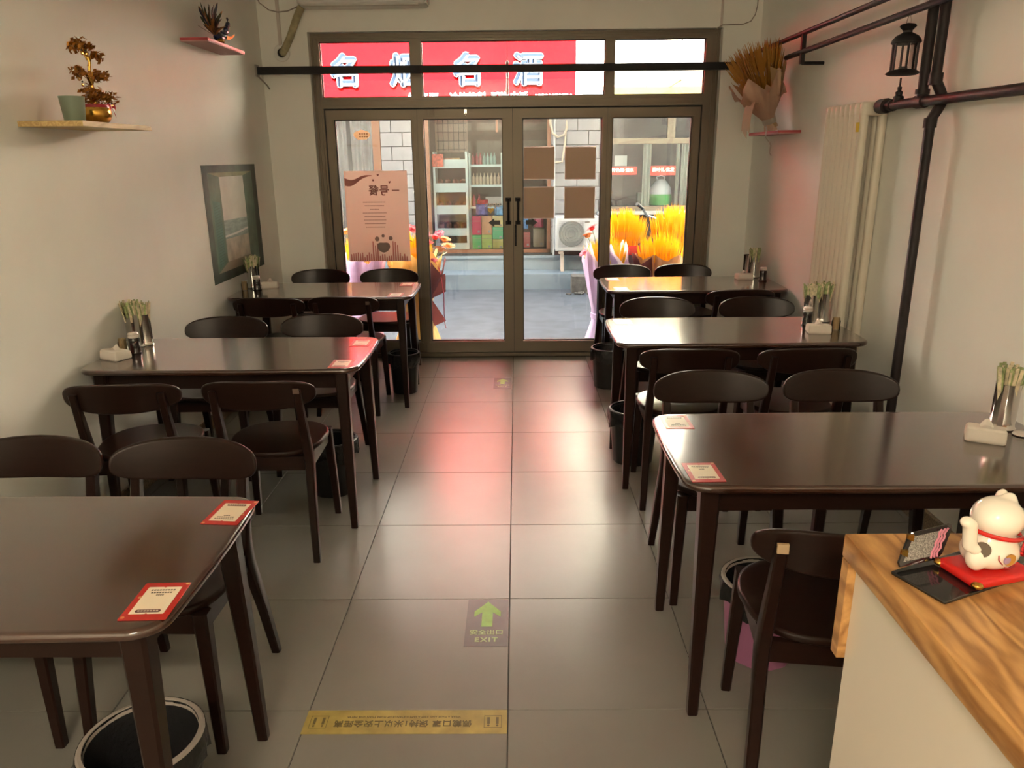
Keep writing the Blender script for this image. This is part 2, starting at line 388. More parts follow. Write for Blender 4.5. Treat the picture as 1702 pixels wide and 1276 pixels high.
TANF = mat('tan_window_frame', (0.12, 0.105, 0.08), 0.4)
fw = MB()
fw.bx(-16, -3.2, FCY+0.02, FCY+0.3, 0.145, 2.2); fw.bx(-1.75, -1.17, FCY+0.012, FCY+0.3, 0.145, 2.2); fw.bx(0.44, 1.13, FCY+0.012, FCY+0.3, 0.145, 2.2)
fw.bx(-3.2, -1.75, FCY+0.02, FCY+0.3, 0.145, 0.38); fw.bx(-1.17, 0.44, FCY-0.03, FCY+0.3, 0.145, 0.37); fw.bx(1.13, 3.6, FCY+0.02, FCY+0.3, 0.145, 0.86)
fw.bx(3.6, 16, FCY+0.02, FCY+0.3, 0.145, 2.2); fw.bx(-16, 16, FCY+0.012, FCY+0.3, 2.2, 5.4)
fac = struct(fw.build('wall_opposite', JOINT), 'white tiled front wall of the shop opposite')
pl = MB(); pl.bx(-3.2, 1.13, FCY-0.035, FCY+0.02, 0.145, 0.30); pl.bx(-3.2, 1.13, FCY-0.06, FCY+0.02, 0.30, 0.335); pl.build('plinth', PLINTH, fac)
bc = {}
def bricks(x0, x1, z0, z1, w=0.285, h=0.172, y=FCY, phase=0.0, m=None):
    m = m or BRICK
    r = 0; z = z0
    while z < z1-0.02:
        x = x0-((0.5 if r % 2 else 0.0)+phase) % 1.0*w
        while x < x1-0.01:
            a, b = max(x, x0), min(x+w, x1); t = min(z+h, z1)
            if b-a > 0.03:
                k = (round(b-a-0.010, 3), round(t-z-0.010, 3), m.name)
                if k not in bc: bc[k] = MB().bx(0, k[0], -0.008, 0.014, 0, k[1]).mesh('brick', m)
                piece('brick', bc[k], (a+0.005, y+random.uniform(-0.002, 0.001), z+0.005), fac)
            x += w
        z += h; r += 1
bricks(-1.75, -1.17, 0.36, 2.2); bricks(0.44, 1.13, 0.36, 2.2, phase=0.3)
bricks(0.80, 3.7, 2.34, 3.6, 0.42, 0.26, m=mat('cream_wall_tile', (0.66, 0.62, 0.48), 0.5, noise=0.06, scale=4))
# plain panelled upper wall further up and to the sides
UP = mat('upper_render', (0.66, 0.63, 0.52), 0.8, noise=0.05, scale=3)
struct(MB().bx(-16, -2.75, FCY-0.02, FCY+0.011, 2.2, 5.4).build('wall_upper_left', UP)); struct(MB().bx(3.7, 16, FCY-0.02, FCY+0.011, 2.2, 5.4).build('wall_upper_right', UP)); struct(MB().bx(-2.75, 3.7, FCY-0.02, FCY+0.011, 3.62, 5.4).build('wall_upper_centre', mat('upper_centre_render', (0.22, 0.20, 0.18), 0.8)))
DARKROOM = mat('shop_interior', (0.10, 0.095, 0.095), 0.8, noise=0.3, scale=3)
dk = MB(); dk.bx(-4, 4.2, 12.6, 12.7, 0.1, 2.4); dk.bx(-4, 4.2, FCY+0.3, 12.6, 2.3, 2.4); dk.bx(-4, -3.9, FCY+0.3, 12.6, 0.1, 2.4); dk.bx(4.1, 4.2, FCY+0.3, 12.6, 0.1, 2.4); dk.bx(-4, 4.2, FCY+0.3, 12.6, 0.1, 0.15)
dk.bx(0.75, 0.8, FCY+0.3, 12.6, 0.1, 2.4); dk.bx(-1.5, -1.45, FCY+0.3, 12.6, 0.1, 2.4)
struct(dk.build('wall_shop_inside', DARKROOM))

# red shop sign
SIGNRED = mat('sign_red', (0.235, 0.0014, 0.0020), 1.0, noise=0.08, scale=2, spec=0.0)
SIGNBLUE = mat('sign_letter_blue', (0.0065, 0.0095, 0.0155), 1.0, spec=0.0)
SIGNWHITE = mat('sign_letter_white', (0.022, 0.024, 0.027), 1.0, spec=0.0)
sg = thing('shop_sign', 'red shop sign with pale blue characters over the window opposite', 'sign', (-0.9, 10.1, 2.2))
MB().bx(-1.80, 1.64, -0.03, 0.09, 0.0, 1.05).build('board', SIGNRED, sg)
MB().bx(1.64, 1.72, -0.035, 0.09, 0.0, 1.05).build('end_trim', mat('sign_trim', (0.42, 0.40, 0.37), 0.5), sg)
for ch, x in (('名', -2.105), ('烟', -1.375), ('名', -0.59), ('酒', 0.15)):
    lt = text('character', ch, 0.385, Matrix.Translation((x+0.9, -0.042, 0.405)) @ RX, SIGNWHITE, sg, 0.008, 0.026, sx=0.95)
    text('character_face', ch, 0.385, Matrix.Translation((x+0.9, -0.052, 0.405)) @ RX, SIGNBLUE, lt, 0.004, 0.015, sx=0.95)
for body, x in (('烟 名酒', -1.16), ('冷饮饮料', -0.60), ('配送电话', -0.08), ('15501051554', 0.46)):
    text('small_lettering', body, 0.115 if body[0] != '1' else 0.085, Matrix.Translation((x+0.9, -0.034, 0.105)) @ RX, mat('sign_letter_bright', (0.4, 0.4, 0.4), 0.5), sg, 0.002, 0.004)
# awning on the right, sunlit
AWN = paper_mat('awning_sheet', (0.75, 0.75, 0.68), 0.6, 0.4)
aw = thing('awning', 'sunlit pale awning with thin metal arms right of the red sign', 'awning', (2.1, FCY, 2.35))
MB().loft([[(-0.95, -0.02, 0.45), (-0.95, -0.9, 0.10), (-0.95, -0.9, 0.08), (-0.95, -0.02, 0.43)], [(1.6, -0.02, 0.45), (1.6, -0.9, 0.10), (1.6, -0.9, 0.08), (1.6, -0.02, 0.43)]]).build('sheet', AWN, aw)
for x in (-0.9, -0.2, 0.5, 1.2): MB().tube([(x, -0.02, 0.05), (x, -0.88, 0.08)], 0.012, 6).build('arm', CHROME, aw)
MB().bx(-1.0, 1.6, -0.16, -0.02, -0.03, 0.06).build('ledge', mat('yellow_ledge', (0.55, 0.47, 0.22), 0.7), aw)

# windows opposite
def shop_window(name, label, x0, x1, z0, z1, fm, fwid, muls=(), trans=(), y=FCY):
    t = struct(thing(name, label, 'window', (0, y, 0)))
    f = MB()
    for a in ((x0, x1, z0, z0+fwid), (x0, x1, z1-fwid, z1), (x0, x0+fwid, z0, z1), (x1-fwid, x1, z0, z1)): f.bx(a[0], a[1], -0.01, 0.06, a[2], a[3])
    f.build('window_frame', fm, t)
    for m_ in muls: MB().bx(m_[0]-m_[1]/2, m_[0]+m_[1]/2, 0.0, 0.05, m_[2], m_[3]).build('mullion', fm, t)
    for z in trans: MB().bx(x0, x1, -0.012, 0.05, z-0.035, z+0.035).build('transom_bar', fm, t)
    MB().bx(x0+fwid, x1-fwid, 0.02, 0.024, z0+fwid, z1-fwid).build('pane', SHOPGLASS, t)
    return t
shop_window('window_1', 'brown framed dark window behind the poster, opposite', -3.2, -1.75, 0.38, 2.2, BROWNF, 0.10)
shop_window('window_2', 'brown framed display window of the shop opposite', -1.17, 0.44, 0.37, 2.2, BROWNF, 0.045, ((-0.25, 0.03, 1.9, 2.2),), ())
w3 = shop_window('window_3', 'tan framed window above the wheat bunches, opposite', 1.13, 3.6, 0.90, 2.2, TANF, 0.06, ((1.98, 0.10, 1.80, 2.2),), (1.775,))
MB().bx(1.05, 3.6, -0.10, 0.03, 0.86, 0.90).build('window_sill', OUTW, w3)
CURT = paper_mat('pale_curtain', (0.55, 0.60, 0.52), 0.8, 0.3)
for x, ww in ((1.70, 0.11), (2.19, 0.09), (2.10, 0.05)):
    c = MB(); c.grid(lambda u, v, x=x, ww=ww: (x-ww/2+ww*u, FCY+0.09+0.012*math.sin(u*14), 0.95+0.8*v), 16, 2); tag(c.build('curtain', CURT), {1.70: 'wide pale curtain strip behind the tan framed window', 2.19: 'narrow pale curtain strip at the right of the tan framed window', 2.10: 'thin pale curtain strip beside the narrow one'}[x], 'curtain')
for k, (x0, x1, s) in enumerate(((1.19, 1.56, '特色烟·酒水'), (1.74, 2.06, '茶叶礼·批发'))):
    b = MB().bx(x0, x1, FCY+0.012, FCY+0.017, 1.36-0.01*k, 1.46+0.005*k).build('window_banner', mat('banner_red', (0.50, 0.05, 0.04), 0.6)); tag(b, ('red banner with white characters at the left of the tan framed window', 'red banner with white characters right of the wide curtain strip')[k], 'banner')
    text('lettering', s, 0.055, Matrix.Translation(((x0+x1)/2, FCY+0.010, 1.415)) @ RX, mat('banner_white', (0.75, 0.72, 0.66), 0.6), b, 0.001, 0.002)
tag(MB().bx(1.27, 1.43, FCY+0.03, FCY+0.034, 1.47, 1.60).build('notice', mat('pale_notice', (0.55, 0.60, 0.58), 0.7)), 'pale notice above the left red banner opposite', 'notice')
GREENBAG = mat('green_plastic', (0.08, 0.42, 0.10), 0.5)
gb = thing('shopping_bag', 'white and green plastic bag on the sill behind the tan framed window', 'bag', (1.93, FCY+0.30, 0.96))
g = MB(); g.lathe([(0.14, 0), (0.16, 0.06), (0.15, 0.14)], 14); g.build('bag_base', GREENBAG, gb)
g = MB(); g.lathe([(0.15, 0.14), (0.14, 0.22), (0.08, 0.30), (0.05, 0.33)], 14); g.tube([(-0.04, 0, 0.3), (-0.06, 0, 0.36), (0, 0, 0.38), (0.05, 0, 0.36), (0.04, 0, 0.3)], 0.008, 6); g.build('bag_top', mat('white_bag', (0.6, 0.66, 0.7), 0.4), gb)
MB().box((1.68, FCY+0.30, 0.90+0.12), (0.12, 0.1, 0.2)).build('x', WHITE)
tag(bpy.data.objects['x'], 'small grey carton beside the green bag opposite', 'carton'); bpy.data.objects['x'].name = 'small_carton'
bpy.data.objects['small_carton'].data.materials[0] = mat('grey_carton', (0.25, 0.27, 0.24), 0.6)
# curtains in the left window
for x, lab in ((-2.35, 'grey curtain at the left of the brown framed dark window'), (-2.02, 'pale grey curtain beside the brown frame of the dark window')):
    c = MB(); c.grid(lambda u, v, x=x: (x-0.14+0.28*u, FCY+0.16+0.02*math.sin(u*18), 0.45+1.7*v), 24, 2); tag(c.build('curtain', mat('grey_curtain', (0.26, 0.25, 0.25), 0.8)), lab, 'curtain')

# goods behind the display window
RACK = mat('rack_white', (0.55, 0.72, 0.72), 0.4)
rk = thing('display_rack', 'white rack with five sloping fronts in the display window opposite', 'rack', (-0.86, 10.42, 0.40))
zf_ = [(0.0, 0.09), (0.16, 0.27), (0.45, 0.56), (0.73, 0.84), (1.02, 1.13), (1.14, 1.26)]
for a, b in ((0.0, 0.085), (0.185, 0.285), (0.47, 0.585), (0.755, 0.87), (1.06, 1.17)): MB().bx(-0.21, 0.195, -0.09, -0.07, a, b).build('shelf_front', RACK, rk)
for a in (0.05, 0.22, 0.50, 0.79, 1.09): MB().bx(-0.21, 0.195, -0.07, 0.18, a-0.01, a+0.01).build('shelf', RACK, rk)
for x in (-0.225, 0.20): MB().bx(x-0.015, x+0.015, -0.10, 0.2, 0.0, 1.27).build('upright', RACK, rk)
rk2 = thing('bottle_rack', 'white open rack of bottles in the display window opposite', 'rack', (-0.40, 10.55, 0.40))
for z in (0.55, 0.83, 1.09): MB().bx(-0.23, 0.20, -0.09, 0.10, z-0.018, z+0.012).build('shelf', RACK, rk2)
for x in (-0.23, 0.20): MB().bx(x-0.01, x+0.014, -0.10, 0.10, 0.0, 1.25).build('upright', RACK, rk2)
for z, h in ((0.555, 0.08), ): MB().bx(-0.02, 0.19, -0.095, -0.09, z+0.04, z+0.13).build('price_panel', mat('grey_panel', (0.42, 0.44, 0.42), 0.5), rk2)
def bottle_mesh(r, h, m): return MB().lathe([(r, 0), (r, h*0.6), (r*0.8, h*0.7), (r*0.35, h*0.8), (r*0.35, h), ], 10).mesh('bottle', m)
bms = {k: bottle_mesh(0.022, 0.15, mat('bottle_'+k, c, 0.2)) for k, c in dict(red=(0.25, 0.03, 0.05), teal=(0.16, 0.30, 0.28), clear=(0.45, 0.40, 0.30), pink=(0.40, 0.10, 0.13)).items()}
def goods(k, n, x0, dx, z, lab, grp, y=10.53):
    for i in range(n):
        o = piece('bottle', bms[k], (x0+i*dx, y+0.01*(i % 2), z)); tag(o, lab, 'bottle', grp)
goods('red', 3, -0.58, 0.048, 1.502, 'dark red bottle on the top shelf of the bottle rack', 'red bottles')
goods('teal', 4, -0.43, 0.045, 1.502, 'teal bottle on the top shelf of the bottle rack', 'teal bottles')
goods('clear', 8, -0.58, 0.048, 1.242, 'pale bottle on the middle shelf of the bottle rack', 'pale bottles')
goods('pink', 2, -0.58, 0.07, 0.962, 'pink bottle on the lower shelf of the bottle rack', 'pink bottles')
def carton(x0, x1, z0, z1, c, lab, y=10.30, d=0.14, name='carton'):
    t = thing(name, lab, 'carton', ((x0+x1)/2, y+d/2, z0)); w_, h_ = x1-x0-0.004, z1-z0-0.003
    m = mat('carton_%d_%d_%d' % tuple(int(v*255) for v in c), c, 0.45, noise=0.12, scale=12)
    MB().slab(rrect(w_, d, 0.006, 2), 0, h_, 0.004, 2).build('box_body', m, t)
    MB().bx(-w_/2, w_/2, -d/2-0.002, -d/2, h_*0.72, h_*0.74).build('lid_seam', mat('seam', (0.3, 0.25, 0.2), 0.6), t)
    MB().bx(w_*0.12, w_*0.34, -d/2-0.002, -d/2, h_*0.10, h_*0.24).build('label_patch', OUTW, t)
    return t
carton(-0.605, -0.480, 0.60, 0.845, (0.48, 0.03, 0.09), 'magenta red carton stacked in the display window opposite')
carton(-0.478, -0.335, 0.60, 0.845, (0.55, 0.28, 0.14), 'peach orange carton beside the magenta one opposite')
carton(-0.332, -0.180, 0.70, 0.845, (0.58, 0.50, 0.22), 'yellow carton behind the left door arrow opposite')
carton(-0.605, -0.480, 0.415, 0.60, (0.06, 0.42, 0.13), 'green carton below the magenta one opposite')
carton(-0.478, -0.335, 0.415, 0.60, (0.40, 0.55, 0.13), 'lime carton below the peach orange one opposite')
carton(-0.332, -0.180, 0.54, 0.70, (0.05, 0.42, 0.18), 'emerald green carton below the yellow one opposite')
carton(-0.332, -0.180, 0.415, 0.54, (0.48, 0.47, 0.13), 'mustard carton at the bottom right of the carton stack')
carton(0.05, 0.18, 0.415, 0.62, (0.42, 0.10, 0.10), 'red carton low in the display window right of the door handles', y=10.42)
carton(0.22, 0.37, 0.415, 0.66, (0.34, 0.30, 0.22), 'beige carton low in the display window beside the brown frame', y=10.45)
def snack(x, z, w_, h_, c, lab, y=10.36):
    b = MB(); m = mat('bag_%d_%d_%d' % tuple(int(v*255) for v in c), c, 0.25, noise=0.5, scale=18)
    b.loft([[(sx*w_/2*s, sy*0.05*q, h_*t) for sx, sy in ((-1, -0.3), (-0.5, -1), (0.5, -1), (1, -0.3), (1, 0.3), (0.5, 1), (-0.5, 1), (-1, 0.3))] for t, s, q in ((0, 1, 0.2), (0.12, 1, 0.9), (0.5, 0.96, 1.1), (0.85, 1, 0.8), (1, 1.02, 0.1))])
    o = b.build('snack_bag', m); o.location = (x, y, z); tag(o, lab, 'bag')
snack(-0.47, 0.845, 0.16, 0.15, (0.13, 0.12, 0.36), 'purple and white snack bag on top of the cartons opposite')
snack(-0.46, 0.985, 0.15, 0.07, (0.36, 0.03, 0.04), 'flat dark red packet above the purple snack bag opposite', 10.40)
snack(-0.23, 0.845, 0.14, 0.13, (0.10, 0.32, 0.58), 'blue snack bag on top of the yellow carton opposite')
snack(0.09, 0.66, 0.12, 0.15, (0.08, 0.28, 0.60), 'blue bag right of the door handles in the display window')
snack(0.29, 0.68, 0.13, 0.14, (0.32, 0.03, 0.09), 'crimson bag right of the right door arrow in the display window')
tag(MB().slab(rrect(0.15, 0.16, 0.01, 2), 0, 0.006, 0.002).build('promo_card', mat('promo_red', (0.5, 0.10, 0.06), 0.5, noise=0.6, scale=30)), 'red and yellow promotion card at the top of the white rack', 'card')
bpy.data.objects['promo_card'].matrix_world = Matrix.Translation((-1.03, 10.30, 1.56)) @ RX
for k, (x, c) in enumerate(((-1.00, (0.5, 0.22, 0.12)), (-0.90, (0.45, 0.18, 0.10)), (-0.80, (0.5, 0.30, 0.1)))):
    carton(x-0.05, x+0.05, 1.502, 1.59, c, ('left', 'middle', 'right')[k]+' of three orange boxes on the top tier of the white rack', y=10.40, d=0.08)
BR = mat('goods_brown', (0.16, 0.07, 0.05), 0.6, noise=0.7, scale=25)
for k, z in enumerate((0.93, 0.64, 0.36)):
    for i in range(4):
        b = MB().lathe([(0.03, 0), (0.038, 0.03), (0.038, 0.10), (0.02, 0.12)], 8).mesh('jar', BR)
        o = piece('jar', b, (-1.02+0.10*i, 10.44, 0.401+z-0.13 if z != 0.36 else 0.631)); tag(o, 'brown jar on the %s tier of the white rack' % ('second', 'third', 'fourth')[k], 'jar', 'brown jars')
# lattice curtain high in the display window
lt = thing('wire_rack', 'wire grid panel hanging high in the display window opposite', 'rack', (-0.88, 10.75, 1.68))
for i in range(6): MB().tube([(-0.18+0.07*i, 0, 0), (-0.18+0.07*i, 0, 0.5)], 0.004, 5).build('wire', BLACK, lt)
for j in range(5): MB().tube([(-0.2, 0, 0.02+0.11*j), (0.2, 0, 0.02+0.11*j)], 0.004, 5).build('wire', BLACK, lt)
MB().bx(-0.22, 0.22, 0.02, 0.03, -0.02, 0.52).build('backing', mat('lattice_back', (0.25, 0.20, 0.17), 0.8), lt)

# outdoor condenser, downpipe, cables, concrete block
ac = thing('condenser_unit', 'white outdoor air conditioner unit with round fan grille across the lane', 'air conditioner', (0.77, 10.025, 0.42))
MB().slab(rrect(0.56, 0.26, 0.02), 0, 0.44, 0.015).build('casing', OUTW, ac)
fan = MB(); fan.lathe([(0.155, 0), (0.165, 0.004), (0.165, 0.012), (0.15, 0.012)], 28); fo = fan.build('fan_ring', mat('fan_grey', (0.10, 0.11, 0.108), 0.5), ac); fo.matrix_local = Matrix.Translation((-0.07, -0.13, 0.22)) @ RX
fd = MB().lathe([(0.15, 0), (0.15, 0.004)], 28).build('fan_opening', mat('fan_dark', (0.045, 0.06, 0.058), 0.6), ac); fd.matrix_local = Matrix.Translation((-0.07, -0.131, 0.22)) @ RX
gr = MB()
for r in (0.05, 0.085, 0.12, 0.15): gr.tube([(-0.07+r*math.cos(2*PI*k/20), -0.145, 0.22+r*math.sin(2*PI*k/20)) for k in range(21)], 0.003, 5, False)
for k in range(-7, 8): gr.bx(-0.235, 0.095, -0.143, -0.140, 0.22+k*0.022-0.001, 0.22+k*0.022+0.001)
for k in range(-7, 8): gr.bx(-0.07+k*0.022-0.001, -0.07+k*0.022+0.001, -0.143, -0.140, 0.055, 0.385)
gr.build('grille', mat('grille_pale', (0.15, 0.16, 0.155), 0.5), ac)
for x in (-0.2, 0.2): MB().bx(x-0.03, x+0.03, -0.1, 0.12, -0.04, 0.0).build('foot', GREYRIM, ac)
for x in (-0.18, 0.18): MB().bx(x-0.02, x+0.02, -0.05, 0.13, -0.275, -0.04).build('bracket_leg', GREYRIM, ac)
MB().bx(0.10, 0.16, -0.135, -0.13, 0.36, 0.375).build('badge', INK, ac)
tag(MB().bx(0.47, 1.03, FCY-0.03, FCY-0.012, 0.33, 0.50).build('splash_panel', mat('brown_panel', (0.055, 0.03, 0.027), 0.6)), 'brown tiled panel low on the wall under the outdoor unit', 'panel')
tag(MB().tube([(0.485, FCY-0.04, 2.2), (0.485, FCY-0.04, 0.30)], 0.014, 8).build('downpipe', OUTW), 'thin white downpipe beside the brown window frame opposite', 'pipe')
tag(MB().tube([(0.425, FCY-0.075, 2.19), (0.43, FCY-0.075, 2.0), (0.46, FCY-0.075, 1.88), (0.53, FCY-0.075, 1.83), (0.61, FCY-0.075, 1.86), (0.64, FCY-0.075, 1.95), (0.635, FCY-0.075, 2.02), (0.62, FCY-0.04, 1.75), (0.585, FCY-0.04, 1.53), (0.50, FCY-0.04, 1.52)], 0.015, 8).build('cable_loop', mat('cream_cable', (0.24, 0.215, 0.17), 0.5)), 'cream cable looping down the white tiled wall opposite', 'cable')
cb = MB(); cb.bx(0.68, 0.93, 9.42, 9.66, -0.05, 0.16); cb.bx(0.72, 0.80, 9.40, 9.42, -0.02, 0.12)
tag(cb.build('concrete_block', mat('rough_concrete', (0.06, 0.058, 0.055), 0.9, noise=0.5, scale=20, bump=0.5)), 'broken concrete block lying at the kerb across the lane', 'concrete block')
for k in range(9):
    r = random.uniform(0.015, 0.035); b = MB(); b.ell((0, 0, 0), (r*1.3, r, r*0.8), 6, 4)
    o = b.build('rubble_stone', MATS['rough_concrete'], sharp=20); o.location = (0.62+0.05*k+random.uniform(-.02, .02), 9.33+random.uniform(-0.05, 0.03), -0.05+r*0.6); o.rotation_euler = (0, 0, k)
    tag(o, 'small rubble stone in front of the concrete block', 'stone', 'rubble by the kerb')

# ---------------------------------------------------------------- chairs
def backrest_mesh():
    hw, hh, th = 0.227, 0.065, 0.019
    out = superell(hw, hh, 2.7, 48); m = MB(); rings = []; n = len(out); h = n//2
    def pt(x, z, side): return (x, -0.258+0.060*(x/hw)**2 - z*0.22 + side, 0.714+z)
    def sc(p, d):
        l = math.hypot(p[0], p[1]*3.0); k = 1-d/max(0.02, min(abs(p[0])+abs(p[1]), 0.085)); return (p[0]*(1-d/hw*1.0), p[1]*(1-d/hh))
    for t, d in ((0, 0.010), (0, 0.006), (0.12, 0.002), (0.5, 0.0), (0.88, 0.002), (1, 0.006), (1, 0.010)):
        rings.append([pt(*sc(p, d), -th/2+th*t) for p in out])
    m.loft(rings, False)
    for r in (rings[0], rings[-1]):
        m.add([r[k] for k in range(h+1)]+[r[(n-k) % n] for k in range(h+1)], [(k, k+1, h+1+k+1, h+1+k) for k in range(h)])
    return m
def make_chair():
    t = thing('dining_chair', 'chair', 'chair', group='dark wooden dining chairs')
    out = [(x*(1.0 if y > 0 else 0.97), y) for x, y in superell(0.205, 0.202, 2.5, 44)]
    MB().slab(out, 0.432, 0.456, 0.009, 4, lambda x, y: -0.006*(1-(x/0.205)**2)*(1-(y/0.202)**2)).build('seat', DARK, t, 50)
    bm_ = backrest_mesh().mesh('backrest', DARK, 50)
    b2 = bmesh.new(); b2.from_mesh(bm_); bmesh.ops.remove_doubles(b2, verts=b2.verts, dist=1e-5); bmesh.ops.recalc_face_normals(b2, faces=b2.faces); b2.to_mesh(bm_); b2.free()
    br = piece('backrest', bm_, (0, 0, 0), t)
    for s in (-1, 1):
        MB().leg([(s*0.187, 0.175, 0), (s*0.180, 0.165, 0.2), (s*0.170, 0.150, 0.435)], (0.028, 0.034, 0.042), (0.028, 0.034, 0.042)).build('front_leg', DARK, t)
        MB().leg([(s*0.192, -0.278, 0), (s*0.182, -0.235, 0.2), (s*0.172, -0.180, 0.40), (s*0.169, -0.182, 0.46), (s*0.166, -0.222, 0.62), (s*0.165, -0.250, 0.735)], (0.028, 0.032, 0.034, 0.034, 0.030, 0.028), (0.028, 0.038, 0.052, 0.052, 0.036, 0.026)).build('rear_leg', DARK, t)
        MB().bx(s*0.166-0.011, s*0.166+0.011, -0.165, 0.15, 0.372, 0.432).build('seat_rail', DARK, t)
    MB().bx(-0.165, 0.165, 0.140, 0.162, 0.372, 0.432).build('seat_rail', DARK, t); MB().bx(-0.165, 0.165, -0.19, -0.168, 0.372, 0.432).build('seat_rail', DARK, t)
    return t
chair0 = make_chair()
NEAR, FAR = 0.0, PI
CH = [  # x, backrest y, facing, extra yaw, label
 (-1.515, 5.86, FAR, 0.00, 'dark chair between the door wall and the far left table, by the wall'),
 (-0.985, 5.86, FAR, 0.00, 'dark chair before the side glass, far left table, by the aisle'),
 (-1.565, 4.64, NEAR, 0.0, 'dark chair on the near side of the far left table, by the wall'),
 (-1.100, 4.66, NEAR, 0.00, 'dark chair on the near side of the far left table, by the aisle'),
 (-1.575, 4.05, FAR, 0.00, 'dark chair on the far side of the middle left table, by the wall'),
 (-1.070, 4.10, FAR, 0.00, 'dark chair on the far side of the middle left table, by the aisle'),
 (-1.575, 2.78, NEAR, 0.08, 'dark chair on the near side of the middle left table, by the wall'),
 (-1.035, 2.81, NEAR, 0.02, 'dark chair on the near side of the middle left table, by the aisle'),
 (-1.500, 2.20, FAR, 0.00, 'dark chair at the left frame edge, far side of the front left table'),
 (-1.025, 2.18, FAR, -0.02, 'dark chair on the far side of the front left table, by the aisle'),
 (0.825, 5.985, FAR, 0.03, 'dark chair on the door side of the far right table, by the aisle'),
 (1.300, 5.985, FAR, 0.03, 'dark chair on the door side of the far right table, by the wall'),
 (1.430, 4.80, NEAR, 0.04, 'dark chair on the near side of the far right table, by the wall'),
 (0.835, 4.53, FAR, 0.00, 'dark chair on the far side of the middle right table, by the aisle'),
 (1.43, 4.53, FAR, 0.00, 'dark chair on the far side of the middle right table, by the wall'),
 (0.785, 3.27, NEAR, -0.04, 'dark chair on the near side of the middle right table, by the aisle'),
 (1.305, 3.27, NEAR, 0.02, 'dark chair on the near side of the middle right table, by the radiator'),
 (0.757, 2.90, FAR, 0.00, 'dark chair on the far side of the front right table, by the aisle'),
 (1.262, 2.90, FAR, -0.02, 'dark chair on the far side of the front right table, by the wall'),
 (0.805, 1.548, NEAR, -0.13, 'dark chair with pale raw wood peg, half hidden behind the counter'),
]
for i, (x, yb, fc, rz, lab) in enumerate(CH):
    y = yb+0.255 if fc == NEAR else yb-0.255
    if i == 0:
        c = chair0; c.location = (x, y, 0); c.rotation_euler = (0, 0, fc+rz); c['label'] = lab
    else: c = dup(chair0, (x, y, 0), fc+rz, lab)
    if i == len(CH)-1: MB().box((-0.165, -0.262, 0.730), (0.026, 0.008, 0.024)).build('peg_end', STUB, c)
    if i in (3, 7): MB().box((0.165, -0.266, 0.735), (0.024, 0.006, 0.020)).build('peg_end', mat('worn_peg', (0.10, 0.06, 0.045), 0.4), c)

# ---------------------------------------------------------------- tables
def make_table():
    t = thing('dining_table', 'table', 'table', group='dark wooden dining tables')
    MB().slab(rrect(1.19, 0.60, 0.065, 8, 0.010), 0.727, 0.750, 0.010, 4).build('tabletop', TOPW, t, 50)
    for sx in (-1, 1):
        for sy in (-1, 1):
            MB().leg([(sx*0.535, sy*0.272, 0), (sx*0.528, sy*0.258, 0.35), (sx*0.520, sy*0.235, 0.728)], (0.030, 0.042, 0.056), (0.030, 0.042, 0.056)).build('leg', DARK, t)
    for sy in (-1, 1): MB().bx(-0.50, 0.50, sy*0.228-0.010, sy*0.228+0.010, 0.650, 0.727).build('apron', DARK, t)
    for sx in (-1, 1): MB().bx(sx*0.515-0.010, sx*0.515+0.010, -0.21, 0.21, 0.650, 0.727).build('apron', DARK, t)
    return t
tb0 = make_table()
TB = dict(L1=(-1.278, 5.075), L2=(-1.278, 3.365), L3=(-1.278, 1.525), R1=(1.190, 5.225), R2=(1.068, 3.77), R3=(1.048, 2.165))
TL = dict(L1='far left dark table below the green window picture', L2='middle left dark table with red light at its aisle end', L3='front left dark table cut off by the frame edge',
          R1='far right dark table nearest the glass doors', R2='middle right dark table beside the radiator', R3='front right dark table behind the counter')
for i, k in enumerate(TB):
    c = tb0 if i == 0 else dup(tb0)
    c.location = (*TB[k], 0); c['label'] = TL[k]

# ---------------------------------------------------------------- things on the tables
ZT = 0.7502
def make_card():
    t = thing('order_card', 'card', 'card', group='red ordering cards on the tables')
    MB().slab(rrect(0.094, 0.134, 0.003, 2), 0, 0.0012, 0.0004, 1).build('card_sheet', RED, t)
    MB().prism([(-0.034, -0.047), (-0.003, -0.047), (0, -0.044), (0.003, -0.047), (0.034, -0.047), (0.034, 0.05), (0.003, 0.05), (0, 0.047), (-0.003, 0.05), (-0.034, 0.05)], 0.0012, 0.0015).build('panel', CREAM, t)
    MB().prism([(x, y-0.037) for x, y in rrect(0.050, 0.010, 0.0048)], 0.0015, 0.0018).build('banner', MAROON, t)
    tx = MB()
    for r, (y, w_, n) in enumerate(((0.038, 0.050, 9), (0.029, 0.044, 8), (0.020, 0.016, 4))):
        for k in range(n):
            x = -w_/2+w_*(k+0.5)/n; tx.bx(x-w_/n*0.36, x+w_/n*0.36, y-0.0022, y+0.0022, 0.0015, 0.0017)
    tx.build('fine_print', INK, t)
    w2 = MB()
    for k in range(7): w2.bx(-0.018+k*0.006-0.0022, -0.018+k*0.006+0.0022, -0.0388, -0.0352, 0.0018, 0.0019)
    w2.build('banner_print', CREAM, t)
    for x, y in ((0.041, 0.061), (-0.037, 0.012), (-0.040, -0.058)): MB().lathe([(0.004, 0.0012), (0.004, 0.0016)], 10, (x, y, 0)).build('corner_dot', mat('gold_dot', (0.6, 0.30, 0.12), 0.4), t)
    return t
cd0 = make_card()
